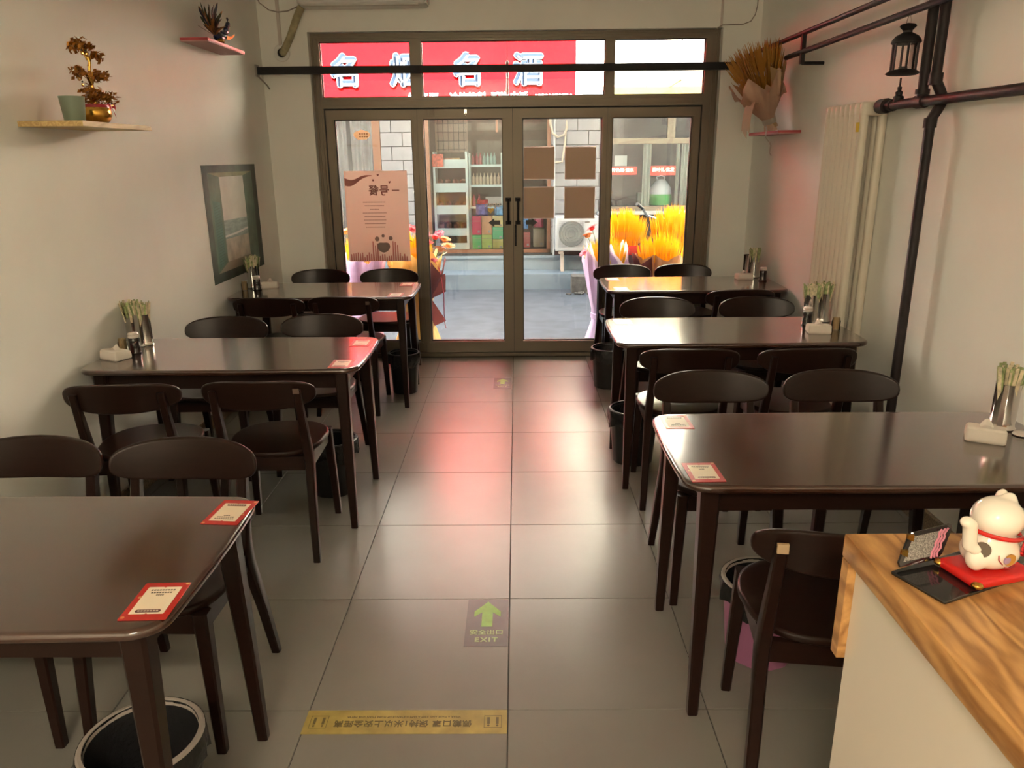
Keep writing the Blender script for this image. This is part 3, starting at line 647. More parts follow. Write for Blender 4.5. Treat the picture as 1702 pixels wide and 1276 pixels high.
CARDS = [(-0.733, 1.330, 0.03, 'red ordering card at the near aisle corner of the front left table'), (-0.726, 1.727, PI-0.08, 'red ordering card at the far aisle corner of the front left table'),
 (0.516, 1.959, 0.02, 'red ordering card at the near aisle corner of the front right table'), (0.525, 2.378, PI, 'red ordering card in the glare at the far corner of the front right table'),
 (-0.752, 3.535, PI, 'red ordering card in red light at the far corner of the middle left table'), (-0.762, 3.150, 0.0, 'red ordering card at the near aisle corner of the middle left table'),
 (-0.772, 5.272, PI, 'red ordering card at the far corner of the far left table'), (-0.789, 4.850, 0.0, 'red ordering card at the near corner of the far left table'),
 (0.680, 5.430, PI, 'red ordering card at the far corner of the far right table'), (0.690, 5.010, 0.0, 'red ordering card at the near corner of the far right table'),
 (0.560, 3.966, PI, 'red ordering card at the far aisle corner of the middle right table')]
for i, (x, y, rz, lab) in enumerate(CARDS):
    c = cd0 if i == 0 else dup(cd0)
    c.location = (x, y, ZT); c.rotation_euler = (0, 0, rz); c['label'] = lab

def make_cup():
    t = thing('sachet_cup', 'cup', 'cup', group='steel cups on the tables')
    MB().lathe([(0.040, 0), (0.041, 0.004), (0.037, 0.010), (0.036, 0.02), (0.036, 0.148), (0.037, 0.150), (0.034, 0.150), (0.033, 0.02), (0.001, 0.018)], 32).build('cup_body', CHROME, t)
    return t
def sachets(n=56, seed=1):
    rnd = random.Random(seed); ms = []
    for m in (STRAWA, STRAWB):
        b = MB()
        for k in range(n//2):
            a = rnd.uniform(0, 2*PI); r = 0.026*math.sqrt(rnd.random()); tilt = 0.20*r/0.026*rnd.uniform(0.5, 1.1)
            h = rnd.uniform(0.165, 0.190); w_ = 0.0050
            d = Vector((math.cos(a)*math.sin(tilt), math.sin(a)*math.sin(tilt), math.cos(tilt))); p0 = Vector((math.cos(a)*r*0.7, math.sin(a)*r*0.7, 0.022))
            sd = Vector((-math.sin(a+rnd.uniform(-1, 1)), math.cos(a), 0)).normalized(); q = d.cross(sd).normalized()
            p1 = p0+d*h
            b.loft([[p+sd*w_*s+q*0.0014*u for s, u in ((-1, -1), (1, -1), (1, 1), (-1, 1))] for p, s_ in ((p0, 1), (p1, 1))])
        ms.append(b)
    return ms
SB = [ (sachets(56, k)[0].mesh('sachets_green', STRAWA), sachets(56, k)[1].mesh('sachets_cream', STRAWB)) for k in (1, 2)]
def make_sauce():
    t = thing('sauce_bottle', 'bottle', 'bottle', group='sauce bottles on the tables')
    MB().lathe([(0.026, 0.0), (0.027, 0.004), (0.024, 0.010), (0.023, 0.05), (0.025, 0.068), (0.022, 0.074)], 24).build('sauce', SOY, t)
    MB().lathe([(0.028, 0.0), (0.029, 0.003), (0.028, 0.006)], 24).build('foot_ring', JARGLASS, t)
    MB().lathe([(0.021, 0.074), (0.0245, 0.078), (0.0245, 0.086), (0.022, 0.088), (0.0235, 0.092), (0.020, 0.098), (0.016, 0.100)], 24).build('stopper', mat('frosted_stopper', (0.55, 0.50, 0.46), 0.12, coat=0.5), t)
    return t
def make_pick():
    t = thing('toothpick_jar', 'jar', 'jar', group='toothpick jars on the tables')
    MB().lathe([(0.020, 0), (0.021, 0.004), (0.021, 0.048), (0.018, 0.052), (0.018, 0.062)], 20).build('jar_body', JARGLASS, t)
    b = MB(); rnd = random.Random(3)
    for k in range(40):
        a = rnd.uniform(0, 6.28); r = 0.016*math.sqrt(rnd.random()); b.tube([(r*math.cos(a), r*math.sin(a), 0.004), (r*1.05*math.cos(a+.1), r*1.05*math.sin(a+.1), rnd.uniform(0.060, 0.066))], 0.0012, 4)
    o = b.build('toothpicks', PICK, t); o['kind'] = 'stuff'
    return t
def make_napkin():
    t = thing('napkin_pack', 'napkins', 'napkins', group='napkin packs on the tables')
    b = MB(); rings = []
    for z, sx, sy in ((0, 0.92, 0.92), (0.003, 0.99, 0.98), (0.012, 1.0, 1.0), (0.022, 0.99, 0.98), (0.036, 0.97, 0.93), (0.042, 0.90, 0.80)):
        rings.append([(x*sx, y*sy, z+(0.004*math.sin(x*60+y*40) if z > 0.03 else 0)) for x, y in rrect(0.11, 0.085, 0.008, 3)])
    b.loft(rings); b.build('pack', NAPKIN, t)
    b = MB(); b.grid(lambda u, v: (-0.02+0.04*u, -0.012+0.024*v, 0.040+0.024*math.sin(PI*u)*(0.4+0.6*v)), 8, 6); b.build('pulled_napkin', NAPKIN, t)
    return t
cup0, sau0, pik0, nap0 = make_cup(), make_sauce(), make_pick(), make_napkin()
first = {}
def place(src, x, y, rz, lab):
    if src.name not in first: first[src.name] = 1; c = src
    else: c = dup(src)
    c.location = (x, y, ZT); c.rotation_euler = (0, 0, rz); c['label'] = lab
    return c
def cup(x, y, lab, filled, k=0, rz=0):
    place(cup0, x, y, rz, lab)
    if filled:
        t = thing('sachet_bundle', 'bundle of wrapped sticks standing in the '+filled, 'sachets', (x, y, ZT), rz); t['kind'] = 'stuff'
        piece('green_sachets', SB[k][0], parent=t); piece('cream_sachets', SB[k][1], parent=t)
cup(-1.820, 5.180, 'steel cup of sticks on the far left table', 'cup on the far left table', 0)
cup(-1.845, 5.290, 'empty-looking second steel cup behind on the far left table', 'second cup on the far left table', 1, 1)
cup(-1.790, 3.530, 'front steel cup of sticks on the middle left table', 'front cup on the middle left table', 1, 2)
cup(-1.858, 3.575, 'steel cup by the wall, behind another, on the middle left table', 'wall side cup on the middle left table', 0, 3)
cup(1.705, 5.470, 'steel cup of sticks on the far right table', 'cup on the far right table', 1, 4)
cup(1.690, 5.60-0.035, 'plain steel cup behind the filled one on the far right table', None)
cup(1.530, 3.905, 'left of two steel cups before the radiator', 'left cup before the radiator', 0, 5)
cup(1.612, 3.950, 'right of two steel cups before the radiator', 'right cup before the radiator', 1, 6)
cup(1.555, 2.305, 'large steel cup of sticks on the front right table', 'cup on the front right table', 1, 0.5)
for x, y, lab in ((-1.762, 5.084, 'dark sauce bottle on the far left table'), (-1.756, 3.362, 'dark sauce bottle on the middle left table'), (1.715, 5.290, 'dark sauce bottle on the far right table'), (1.494, 3.845, 'dark sauce bottle with clear ridged neck on the middle right table')): place(sau0, x, y, 0, lab)
for x, y, lab in ((-1.840, 5.064, 'small toothpick jar on the far left table'), (-1.826, 3.392, 'small toothpick jar on the middle left table'), (1.598, 3.735, 'small toothpick jar before the radiator')): place(pik0, x, y, 0, lab)
for x, y, rz, lab in ((-1.705, 5.185, 0.2, 'white napkin pack on the far left table'), (-1.800, 3.270, -0.45, 'crumpled napkin pack by the wall on the middle left table'), (1.610, 5.385, 0.1, 'white napkin pack on the far right table'), (1.492, 3.685, -0.15, 'square napkin pack on the middle right table'), (1.440, 2.200, -0.5, 'film wrapped napkin pack on the front right table')): place(nap0, x, y, rz, lab)
tag(MB().lathe([(0.02, 0), (0.026, 0.003), (0.022, 0.010), (0.010, 0.014)], 12).build('film_scrap', mat('clear_film', (0.6, 0.55, 0.5), 0.15, coat=0.5)), 'crumpled clear film scrap beside the cup on the front right table', 'wrapper')
bpy.data.objects['film_scrap'].location = (1.575, 2.235, ZT)

# ---------------------------------------------------------------- waste bins
def make_bin(lab, x, y, body, rim, r=0.125, h=0.27, rz=0.0):
    t = thing('waste_bin', lab, 'bin', (x, y, 0), rz, 'waste bins under the tables')
    b = MB(); n = 48; rings = []
    for z, rr in ((0, 0.80), (0.005, 0.81), (h*0.92, 0.985)): rings.append([((r*rr+(0.0025 if k % 4 < 2 else 0))*math.cos(2*PI*k/n), (r*rr+(0.0025 if k % 4 < 2 else 0))*math.sin(2*PI*k/n), z) for k in range(n)])
    b.loft(rings, False); b.lathe([(r*0.80, 0.001), (0.001, 0.001)], 24, caps=False); b.build('bucket', body, t)
    MB().lathe([(r, h*0.92), (r*1.05, h*0.93), (r*1.06, h*0.98), (r*1.02, h), (r*0.96, h), (r*0.94, h*0.94)], 40, caps=False).build('rim', rim, t)
    g = MB(); rnd = random.Random(int(x*100)); k1, k2 = rnd.uniform(0, 6), rnd.uniform(0, 6)
    rings = []
    for z, rr, wv in ((0.02, 0.70, 0), (h*0.6, 0.86, 0.01), (h*0.99, 0.955, 0)): rings.append([(r*(rr+wv*math.sin(9*a))*math.cos(a), r*(rr+wv*math.sin(9*a))*math.sin(a), z) for a in (2*PI*k/40 for k in range(40))])
    g.loft(rings, False); g.lathe([(r*0.7, 0.02), (0.001, 0.02)], 40, caps=False); g.build('liner', BAG, t, 60)
    g = MB(); rings = []
    for i, (z, rr, wv) in enumerate(((h*0.985, 1.065, 0), (h*0.90, 1.09, 0.025), (h*0.78, 1.07, 0.05), (h*0.70, 1.03, 0.06))): rings.append([(r*(rr+wv*math.sin(7*a+k1+i)+wv*0.6*math.sin(13*a+k2))*math.cos(a), r*(rr+wv*math.sin(7*a+k1+i))*math.sin(a), z+(0.016*math.sin(5*a+k2) if i == 3 else 0)) for a in (2*PI*k/48 for k in range(48))])
    g.loft(rings, False); g.build('liner_overhang', BAG, t, 60)
    return t
make_bin('black ribbed bin under the far left table', -0.805, 5.170, BLKPL, BLKPL, 0.104, 0.29)
make_bin('black bin under the middle left table', -0.93, 3.50, BLKPL, BLKPL, 0.125, 0.28)
make_bin('black bin with grey rim below the front left table', -0.915, 1.50, BLKPL, GREYRIM, 0.135, 0.27)
make_bin('black ribbed bin under the far right table', 0.655, 5.27, BLKPL, BLKPL, 0.125, 0.29)
make_bin('black bin under the middle right table', 0.625, 3.875, BLKPL, BLKPL, 0.130, 0.30)
make_bin('pink bin with black liner under the front right table', 0.80, 2.19, PINKPL, GREYRIM, 0.130, 0.28)

# ---------------------------------------------------------------- floor stickers
def exit_sticker(x0, x1, y0, y1, lab):
    t = thing('exit_sticker', lab, 'sticker', ((x0+x1)/2, (y0+y1)/2, 0.0), 0, 'exit stickers on the floor'); w_, h_ = x1-x0, y1-y0
    EX = mat('sticker_grey', (0.085, 0.080, 0.078), 0.4, noise=0.15, scale=20); GRN = mat('sticker_green', (0.25, 0.48, 0.09), 0.5, noise=0.15, scale=30)
    MB().bx(-w_/2, w_/2, -h_/2, h_/2, 0.0002, 0.0008).build('sheet', EX, t)
    s = w_
    MB().prism([(-0.13*s, -0.18*s), (0.13*s, -0.18*s), (0.13*s, 0.40*s), (0.32*s, 0.22*s), (0.32*s, 0.44*s), (0.0, 0.86*s), (-0.32*s, 0.44*s), (-0.32*s, 0.22*s), (-0.13*s, 0.40*s)], 0.0008, 0.0012).build('arrow', GRN, t)
    GR2 = mat('sticker_pale_green', (0.45, 0.56, 0.28), 0.5)
    text('lettering', '安全出口', 0.20*s, Matrix.Translation((0, -0.42*s, 0.001)), GR2, t, 0.0002, 0.005*s)
    text('lettering', 'EXIT', 0.22*s, Matrix.Translation((0, -0.70*s, 0.001)), GR2, t, 0.0002, 0.008*s, space=1.25)
exit_sticker(-0.193, -0.043, 2.215, 2.498, 'grey exit sticker with green arrow, nearer one on the floor')
exit_sticker(-0.180, -0.052, 5.215, 5.486, 'grey exit sticker with green arrow, near the doors')
ys_ = thing('distance_strip', 'yellow mask and distance strip stuck on the floor', 'sticker', (-0.34, 1.857, 0.0))
YEL = mat('strip_yellow', (0.33, 0.25, 0.06), 0.45, noise=0.25, scale=14); YINK = mat('strip_ink', (0.10, 0.075, 0.02), 0.5)
MB().bx(-0.300, 0.300, -0.049, 0.049, 0.0002, 0.0010).build('sheet', YEL, ys_)
R180 = Matrix.Rotation(PI, 4, 'Z')
text('lettering', '佩戴口罩 保持1米以上安全距离', 0.0285, Matrix.Translation((-0.008, -0.006, 0.0011)) @ R180, YINK, ys_, 0.0002, 0.0006, space=1.08)
text('lettering', 'WEAR A MASK AND KEEP A SAFE DISTANCE OF MORE THAN ONE METER', 0.0098, Matrix.Translation((-0.008, 0.020, 0.0011)) @ R180, YINK, ys_, 0.0002, 0.0002, space=1.05)
for sx in (-1, 1):
    b = MB(); x = sx*0.258
    for a in ((x-.026, x+.026, .024, .0255), (x-.026, x+.026, -.0255, -.024), (x-.026, x-.0245, -.025, .025), (x+.0245, x+.026, -.025, .025)): b.bx(a[0], a[1], a[2], a[3], 0.001, 0.0013)
    for q in (-0.013, 0.013): b.bx(x+q-.004, x+q+.004, -.010, .018, 0.001, 0.0013); b.lathe([(0.004, 0.001), (0.004, 0.0013)], 8, (x+q, -0.016, 0))
    b.build('pictogram', YINK, ys_)

# ---------------------------------------------------------------- bouquets
WHEAT = paper_mat('wheat_yellow', (0.90, 0.58, 0.03), 0.7, 0.55)
WHEATD = paper_mat('wheat_ochre', (0.50, 0.25, 0.04), 0.7, 0.2)
def wheat(n, z0, r0, z1, r1, head, m, seed, parent, name='wheat_ears', flat=1.0):
    rnd = random.Random(seed); b = MB()
    for k in range(n):
        a = rnd.uniform(0, 2*PI); q = math.sqrt(rnd.random()); R0, R1 = r0*q, r1*q
        p0 = Vector((R0*math.cos(a), R0*math.sin(a)*flat, z0)); p1 = Vector((R1*math.cos(a)+rnd.uniform(-.012, .012), R1*math.sin(a)*flat+rnd.uniform(-.012, .012), z1*(1-0.10*q*q)+rnd.uniform(-0.05, 0.015)))
        d = (p1-p0).normalized(); p2 = p1-d*head
        s = d.cross(Vector((0, 0, 1)) if abs(d.z) < 0.98 else Vector((1, 0, 0))).normalized(); t = d.cross(s)
        prof = [(p0, 0.0016), (p2, 0.0016), (p2+d*head*0.25, 0.0065), (p2+d*head*0.65, 0.005), (p1+d*0.03, 0.0008)]
        b.loft([[p+(s*math.cos(2*PI*i/3)+t*math.sin(2*PI*i/3))*r for i in range(3)] for p, r in prof], False)
    o = b.build(name, m, parent, 60); o['kind'] = 'stuff'
    return o
def wrap(z0, r0, zt, rt, z1, r1, m, seed, parent, name='wrapping_paper', a0=0.0, a1=2*PI, pleat=0.10, zig=0.05, flat=1.0):
    rnd = random.Random(seed); ph = [rnd.uniform(0, 6.28) for _ in range(6)]; n = 56; nv = 8; b = MB()
    def f(u, v):
        a = a0+(a1-a0)*u
        if v < 0.3: t = v/0.3; r = r0+(rt-r0)*t; z = z0+(zt-z0)*t
        else: t = (v-0.3)/0.7; r = rt+(r1-rt)*t**0.8; z = zt+(z1-zt)*t
        w_ = abs(math.sin(4.5*a+ph[0]))*0.6+math.sin(9*a+ph[1])*0.3+math.sin(17*a+ph[2])*0.15
        r *= 1+pleat*w_*(0.4+abs(v-0.3)*1.4)
        if v > 0.8: z += zig*(abs(((a*6/(2*PI)+ph[3]) % 1)*2-1)-0.5)*2*(v-0.8)/0.2
        return (r*math.cos(a), r*math.sin(a)*flat, z)
    b.grid(f, n, nv)
    return b.build(name, m, parent, 25)
def flower_mesh(name, c, r):
    b = MB(); rnd = random.Random(hash(name) % 100)
    b.ell((0, 0, 0), (r*0.5, r*0.5, r*0.4), 8, 6)
    for ring, (n, rr, up) in enumerate(((9, 1.0, 0.1), (7, 0.75, 0.35), (5, 0.5, 0.6))):
        for k in range(n):
            a = 2*PI*(k+0.5*ring)/n; d = Vector((math.cos(a), math.sin(a), up)).normalized(); s = Vector((-math.sin(a), math.cos(a), 0)); o_ = d*r*0.3
            b.add([o_+s*r*0.14, o_-s*r*0.14, d*r*rr-s*r*0.24, d*r*rr*1.1, d*r*rr+s*r*0.24], [(0, 1, 2, 3, 4)])
    return b.mesh(name, mat('petal_'+name, c, 0.6), 20)
FL = dict(red=flower_mesh('red_flower', (0.55, 0.015, 0.02), 0.054), orange=flower_mesh('orange_flower', (0.65, 0.22, 0.03), 0.056), pink=flower_mesh('pink_flower', (0.5, 0.06, 0.12), 0.046))
LEAFM = mat('leaf_green', (0.10, 0.16, 0.06), 0.6)
def flowers(parent, spots, z0):
    for k, x, y, z in spots:
        piece('flower', FL[k], (x, y, z), parent, (random.uniform(-.5, .2)+0.5, random.uniform(-.4, .4), random.uniform(0, 6)))
        b = MB(); b.tube([(x*0.3, y*0.3, z0), (x*0.8, y*0.8, z-0.08), (x, y, z-0.005)], 0.003, 5)
        for j in range(3):
            t = 0.5+0.15*j; p = Vector((x*t, y*t, z0+(z-z0)*t)); d = Vector((math.cos(j*2.1+x*9), math.sin(j*2.1+x*9), 0.5))*0.06; s = Vector((-d.y, d.x, 0))*0.25
            b.add([p, p+d*0.5+s, p+d, p+d*0.5-s], [(0, 1, 2, 3)])
        b.build('stem', LEAFM, parent)
LILAC = paper_mat('lilac_paper', (0.62, 0.48, 0.72), 0.6, 0.4); YPAPER = paper_mat('yellow_paper', (0.78, 0.50, 0.16), 0.6, 0.4)
KRAFT = paper_mat('kraft_paper', (0.45, 0.26, 0.13), 0.7, 0.3); BROWNP = paper_mat('brown_paper', (0.16, 0.05, 0.05), 0.6, 0.3); WHITEP = paper_mat('white_paper', (0.75, 0.72, 0.78), 0.6, 0.4); GREYP = paper_mat('grey_paper', (0.14, 0.11, 0.13), 0.7, 0.2)
def bouquet(lab, x, y, z, rz=0): return thing('wheat_bouquet', lab, 'bouquet', (x, y, z), rz, 'wheat bouquets outside the doors')
GZ = -0.05
def sash(parent, z, r, m=RIBBON): MB().lathe([(r*0.9, z-0.03), (r, z-0.02), (r, z+0.02), (r*0.9, z+0.03)], 24, caps=False).build('ribbon', m, parent)
t = bouquet('lilac wrapped bouquet behind the side glass, below the poster', -1.35, 6.62, GZ)
wrap(0, 0.17, 0.30, 0.10, 0.83, 0.185, LILAC, 1, t); wrap(0.1, 0.10, 0.32, 0.08, 0.78, 0.17, WHITEP, 2, t); wheat(120, 0.3, 0.06, 1.02, 0.15, 0.12, WHEAT, 3, t); sash(t, 0.30, 0.125, LILAC)
flowers(t, [('orange', -0.11, -0.08, 1.05), ('orange', 0.02, -0.1, 1.02)], 0.5)
t = bouquet('yellow wrapped bouquet with red and orange flowers left of the doors', -0.90, 6.66, GZ)
wrap(0, 0.22, 0.34, 0.11, 0.80, 0.22, YPAPER, 4, t); wrap(0.05, 0.16, 0.36, 0.10, 0.74, 0.26, BROWNP, 5, t, 'inner_paper', -0.9, 1.4, 0.05, 0.08); wrap(0.1, 0.12, 0.34, 0.09, 0.84, 0.19, YPAPER, 6, t); wheat(170, 0.3, 0.06, 1.00, 0.16, 0.13, WHEAT, 7, t)
MB().grid(lambda u, v: (0.10+0.17*u, -0.06+0.02*math.sin(6*v), 0.60-0.16*v+0.08*u), 4, 6).build('loose_paper', BROWNP, t); MB().grid(lambda u, v: (0.10+0.16*v*(0.3+0.7*u), -0.02, 0.46-0.26*v+0.05*u), 4, 6).build('loose_paper', BROWNP, t)
MB().tube([(0.18, -0.08, 0.80), (0.23, -0.09, 0.70), (0.255, -0.09, 0.50), (0.25, -0.09, 0.28), (0.262, -0.09, 0.20)], 0.004, 5).build('ribbon_tail', mat('pink_ribbon', (0.6, 0.10, 0.14), 0.5), t); sash(t, 0.34, 0.13, mat('pink_ribbon', (0.6, 0.1, 0.14)))
flowers(t, [('red', 0.10, -0.06, 1.03), ('red', 0.19, -0.04, 0.99), ('orange', 0.27, -0.02, 0.97), ('orange', 0.30, 0.0, 0.91), ('red', 0.13, -0.12, 0.95), ('pink', 0.22, 0.02, 1.01), ('red', 0.0, -0.05, 1.06), ('orange', 0.24, -0.08, 0.89), ('red', 0.05, 0.05, 1.10), ('pink', 0.17, -0.1, 0.80)], 0.5)
t = bouquet('lilac wrapped wheat bouquet right of the doors', 0.77, 6.60, GZ)
wrap(0, 0.19, 0.30, 0.10, 0.80, 0.19, LILAC, 8, t, zig=0.09); wrap(0.05, 0.15, 0.32, 0.09, 0.86, 0.17, WHITEP, 9, t, zig=0.10); wheat(150, 0.3, 0.06, 0.96, 0.20, 0.11, WHEAT, 10, t); sash(t, 0.30, 0.125, LILAC)
MB().grid(lambda u, v: (-0.09+0.22*u, -0.17-0.02*math.sin(3*u), 0.62+0.34*v*(1-0.75*abs(u-0.25))), 8, 6).build('paper_peak', WHITEP, t)
flowers(t, [('red', -0.13, -0.02, 1.06), ('orange', -0.17, -0.05, 1.00), ('pink', -0.19, 0, 0.85)], 0.5)
t = bouquet('kraft wrapped wheat bouquet in front of the right side glass', 1.24, 6.60, GZ)
wrap(0, 0.20, 0.32, 0.10, 0.82, 0.20, KRAFT, 11, t, zig=0.03); wrap(0.1, 0.14, 0.34, 0.09, 0.80, 0.22, BROWNP, 12, t, 'inner_paper', 2.2, 4.2); wheat(190, 0.3, 0.07, 1.00, 0.21, 0.12, WHEAT, 13, t); sash(t, 0.32, 0.125)
t = bouquet('tall wheat sheaf behind, left of two by the right side glass', 0.97, 7.02, GZ)
wrap(0, 0.18, 0.40, 0.10, 0.86, 0.20, GREYP, 14, t); wheat(260, 0.4, 0.07, 1.17, 0.22, 0.14, WHEAT, 15, t); sash(t, 0.40, 0.12)
MB().bx(-0.09, 0.13, -0.225, -0.215, 0.80, 0.88).build('red_card', mat('bright_red_paper', (0.6, 0.02, 0.03), 0.5), t)
t = bouquet('tall wheat sheaf behind, right of two by the right side glass', 1.43, 7.02, GZ)
wrap(0, 0.18, 0.40, 0.10, 0.86, 0.20, BROWNP, 16, t); wheat(260, 0.4, 0.07, 1.20, 0.22, 0.14, WHEAT, 17, t); sash(t, 0.40, 0.12)
# handlebar cycle parked behind the sheaves
cy = thing('bicycle', 'parked cycle handlebar showing above the wheat sheaves', 'bicycle', (1.55, 8.3, GZ), 0.5)
hb = MB(); hb.tube([(-0.30, -0.05, 1.12), (-0.20, 0.0, 1.04), (0, 0.02, 0.98), (0.20, 0.0, 1.04), (0.30, -0.05, 1.06)], 0.013, 8); hb.build('handlebar', CHROME, cy)
for s in (-1, 1): MB().tube([(s*0.30, -0.05, 1.12 if s < 0 else 1.06), (s*0.40, -0.09, 1.17 if s < 0 else 1.06)], 0.018, 8).build('grip', BLKPL, cy)
MB().tube([(0, 0.02, 0.98), (0, -0.08, 0.62)], 0.018, 8).build('stem', CHROME, cy)
wh = MB(); wh.tube([(0, -0.12+0.27*math.cos(2*PI*k/24), 0.30+0.27*math.sin(2*PI*k/24)) for k in range(25)], 0.022, 8, False); wh.build('wheel', BLKPL, cy)
for s in (-1, 1): MB().tube([(0, -0.08, 0.62), (s*0.05, -0.10, 0.50), (s*0.05, -0.12, 0.30)], 0.012, 8).build('fork_blade', CHROME, cy)
MB().tube([(-0.05, -0.12, 0.3), (0.05, -0.12, 0.3)], 0.012, 8).build('axle', CHROME, cy)

# ---------------------------------------------------------------- stickers on the door glass
POST = paper_mat('poster_paper', (0.82, 0.70, 0.64), 0.6, 0.38); PINK = mat('poster_ink', (0.22, 0.09, 0.08), 0.7); PINK2 = mat('poster_pink', (0.50, 0.20, 0.18), 0.7)
po = thing('glass_poster', 'beige poster with mirrored characters on the left side glass', 'poster', (-1.118, 6.196, 1.147))
MB().bx(-0.25, 0.25, -0.001, 0.001, -0.355, 0.355).build('sheet', POST, po)
YM = Matrix.Translation((0, -0.0022, 0)) @ RX
def flat(pts, m, name, parent, y=-0.0016): return MB().loft([[(x, y, z) for x, z in pts], [(x, y+0.0004, z) for x, z in pts]]).build(name, m, parent)
for ch, x, s in (('一', 0.155, 0.06), ('号', 0.065, 0.085), ('餐', -0.020, 0.085)):
    text('character', ch, s, Matrix.Translation((x, -0.0018, 0.20)) @ RX @ Matrix.Scale(-1, 4, (1, 0, 0)), PINK, po, 0.0003, 0.0015)
MB().grid(lambda u, v: (-0.245+0.215*u, -0.0018, 0.275-0.03*math.sin(u*5.2)*(1-u)+0.045*u+(v-0.5)*0.055*(1-u)**1.2+(v-0.5)*0.006), 24, 1).build('ribbon_drawing', PINK2, po)
b = MB()
for r in range(9):
    z = 0.115-0.028*r; w_ = (0.18, 0.16, 0.08, 0.20, 0.17, 0.18, 0.17, 0.16, 0)[r]
    n = int(w_/0.012)
    for k in range(n): x = -0.05+0.17*0.0+ (k-n/2)*0.012+0.03; b.bx(x, x+0.009, -0.0018, -0.0014, z-0.003, z+0.003)
b.build('fine_print', mat('poster_grey_ink', (0.30, 0.20, 0.18), 0.7), po)
for x, z, r in ((-0.015, -0.175, 0.018), (0.035, -0.150, 0.012), (0.095, -0.170, 0.016)): flat([(x+r*math.cos(2*PI*k/14), z+r*1.1*math.sin(2*PI*k/14)) for k in range(14)], mat('poster_grey', (0.27, 0.20, 0.18), 0.7), 'spot', po)
flat([(0.035+0.052*math.copysign(abs(math.cos(a))**0.8, math.cos(a)), -0.245+0.04*math.sin(a)+0.012*abs(math.cos(a))) for a in (2*PI*k/24 for k in range(24))], MATS['poster_grey'], 'heart', po)
rnd = random.Random(5)
for k in range(26):
    x = -0.23+0.018*k; h_ = rnd.uniform(0.03, 0.07)+(0.09 if abs(x+0.03) < 0.025 or abs(x-0.13) < 0.025 else 0)
    flat([(x-0.007, -0.35), (x+0.007, -0.35), (x+0.004, -0.35+h_), (x-0.004, -0.35+h_)], PINK2, 'raised_hand', po)
for x, z in ((0.02, 0.325), (0.11, 0.27), (-0.02, 0.285)): flat([(x, z-0.012), (x+0.010, z), (x+0.005, z+0.008), (x, z+0.003), (x-0.005, z+0.008), (x-0.010, z)], PINK, 'small_heart', po)
cs = thing('cloud_sticker', 'small pale cloud sticker high on the left side glass', 'sticker', (-1.205, 6.196, 1.768))
flat([(0.065*math.cos(a), 0.036*math.sin(a)+0.006*abs(math.sin(3*a))) for a in (2*PI*k/30 for k in range(30))], paper_mat('sticker_cream', (0.85, 0.72, 0.55), 0.6, 0.45), 'sheet', cs, 0)
b = MB()
for r in range(2):
    for k in range(4): b.bx(-0.02+0.018*k, -0.007+0.018*k, -0.0008, -0.0002, 0.006-0.02*r, 0.018-0.02*r)
b.lathe([(0.012, 0), (0.012, 0.0004)], 10, (-0.042, 0, 0)); b.build('print_marks', mat('sticker_tan_ink', (0.35, 0.22, 0.13), 0.7), cs)
MARB = paper_mat('brown_marble_print', (0.92, 0.66, 0.50), 0.6, 0.4)
for x0, z0, lab in ((0.054, 1.425, 'brown swirled square on the right door glass, upper left of four'), (0.378, 1.422, 'brown swirled square on the right door glass, upper right of four'), (0.053, 1.122, 'brown swirled square on the right door glass, lower left of four'), (0.377, 1.119, 'brown swirled square on the right door glass, lower right of four')):
    q = thing('glass_square', lab, 'sticker', (x0, 6.196, z0), 0, 'brown squares on the right door')
    MB().bx(0, 0.244, -0.001, 0.001, 0, 0.248).build('sheet', paper_mat('square_rim', (0.80, 0.75, 0.72), 0.6, 0.5), q); MB().bx(0.004, 0.240, -0.0016, -0.001, 0.004, 0.242).build('print', MARB, q)
    rr = random.Random(int(x0*1000+z0*10)); b = MB()
    for k in range(22):
        cx_, cz_, r_, a_ = rr.uniform(0.05, 0.20), rr.uniform(0.05, 0.20), rr.uniform(0.015, 0.045), rr.uniform(0, 6.28)
        for j in range(6):
            a1, a2 = a_+j*0.35, a_+(j+1)*0.35
            b.add([(cx_+(r_+dr)*math.cos(a), -0.0019, cz_+(r_+dr)*math.sin(a)) for a in (a1, a2) for dr in (-0.001, 0.001)], [(0, 2, 3, 1)])
    b.build('swirl_lines', mat('swirl_tan', (0.90, 0.66, 0.42), 0.5), q)
ARR = [(-0.047, 0), (0.0, 0.034), (0.0, 0.017), (0.047, 0.017), (0.047, -0.017), (0.0, -0.017), (0.0, -0.034)]
for x, sx, lab in ((-0.183, 1, 'black arrow sticker on the left door pointing left'), (0.117, -1, 'black arrow sticker on the right door pointing right')):
    o = flat([(px*sx, pz) for px, pz in ARR], BLKPL, 'arrow_sticker', None, 0); o.location = (x, 6.194, 1.093); tag(o, lab, 'sticker', 'arrow stickers on the doors')
op = thing('open_sticker', 'thin open lettering with a gold heart on the left door glass', 'sticker', (-0.195, 6.195, 1.225))
text('lettering', 'open', 0.062, Matrix.Translation((0, 0, 0.01)) @ RX @ Matrix.Scale(-1, 4, (1, 0, 0)), mat('pale_outline', (0.62, 0.55, 0.42), 0.5), op, 0.0004)
flat([(-0.015+x, -0.035+z) for x, z in ((0, -0.024), (0.026, 0.004), (0.018, 0.018), (0.006, 0.016), (0, 0.008), (-0.006, 0.016), (-0.018, 0.018), (-0.026, 0.004))], mat('gold_heart', (0.65, 0.42, 0.08), 0.4), 'heart', op, 0)
kn = thing('knot_tassel', 'dark red knotted tassel hanging outside the centre transom glass', 'ornament', (-0.067, 6.275, 2.06))
MB().tube([(0, 0, 0.37), (0, 0, 0.24)], 0.002, 5).build('cord', RIBBON, kn)
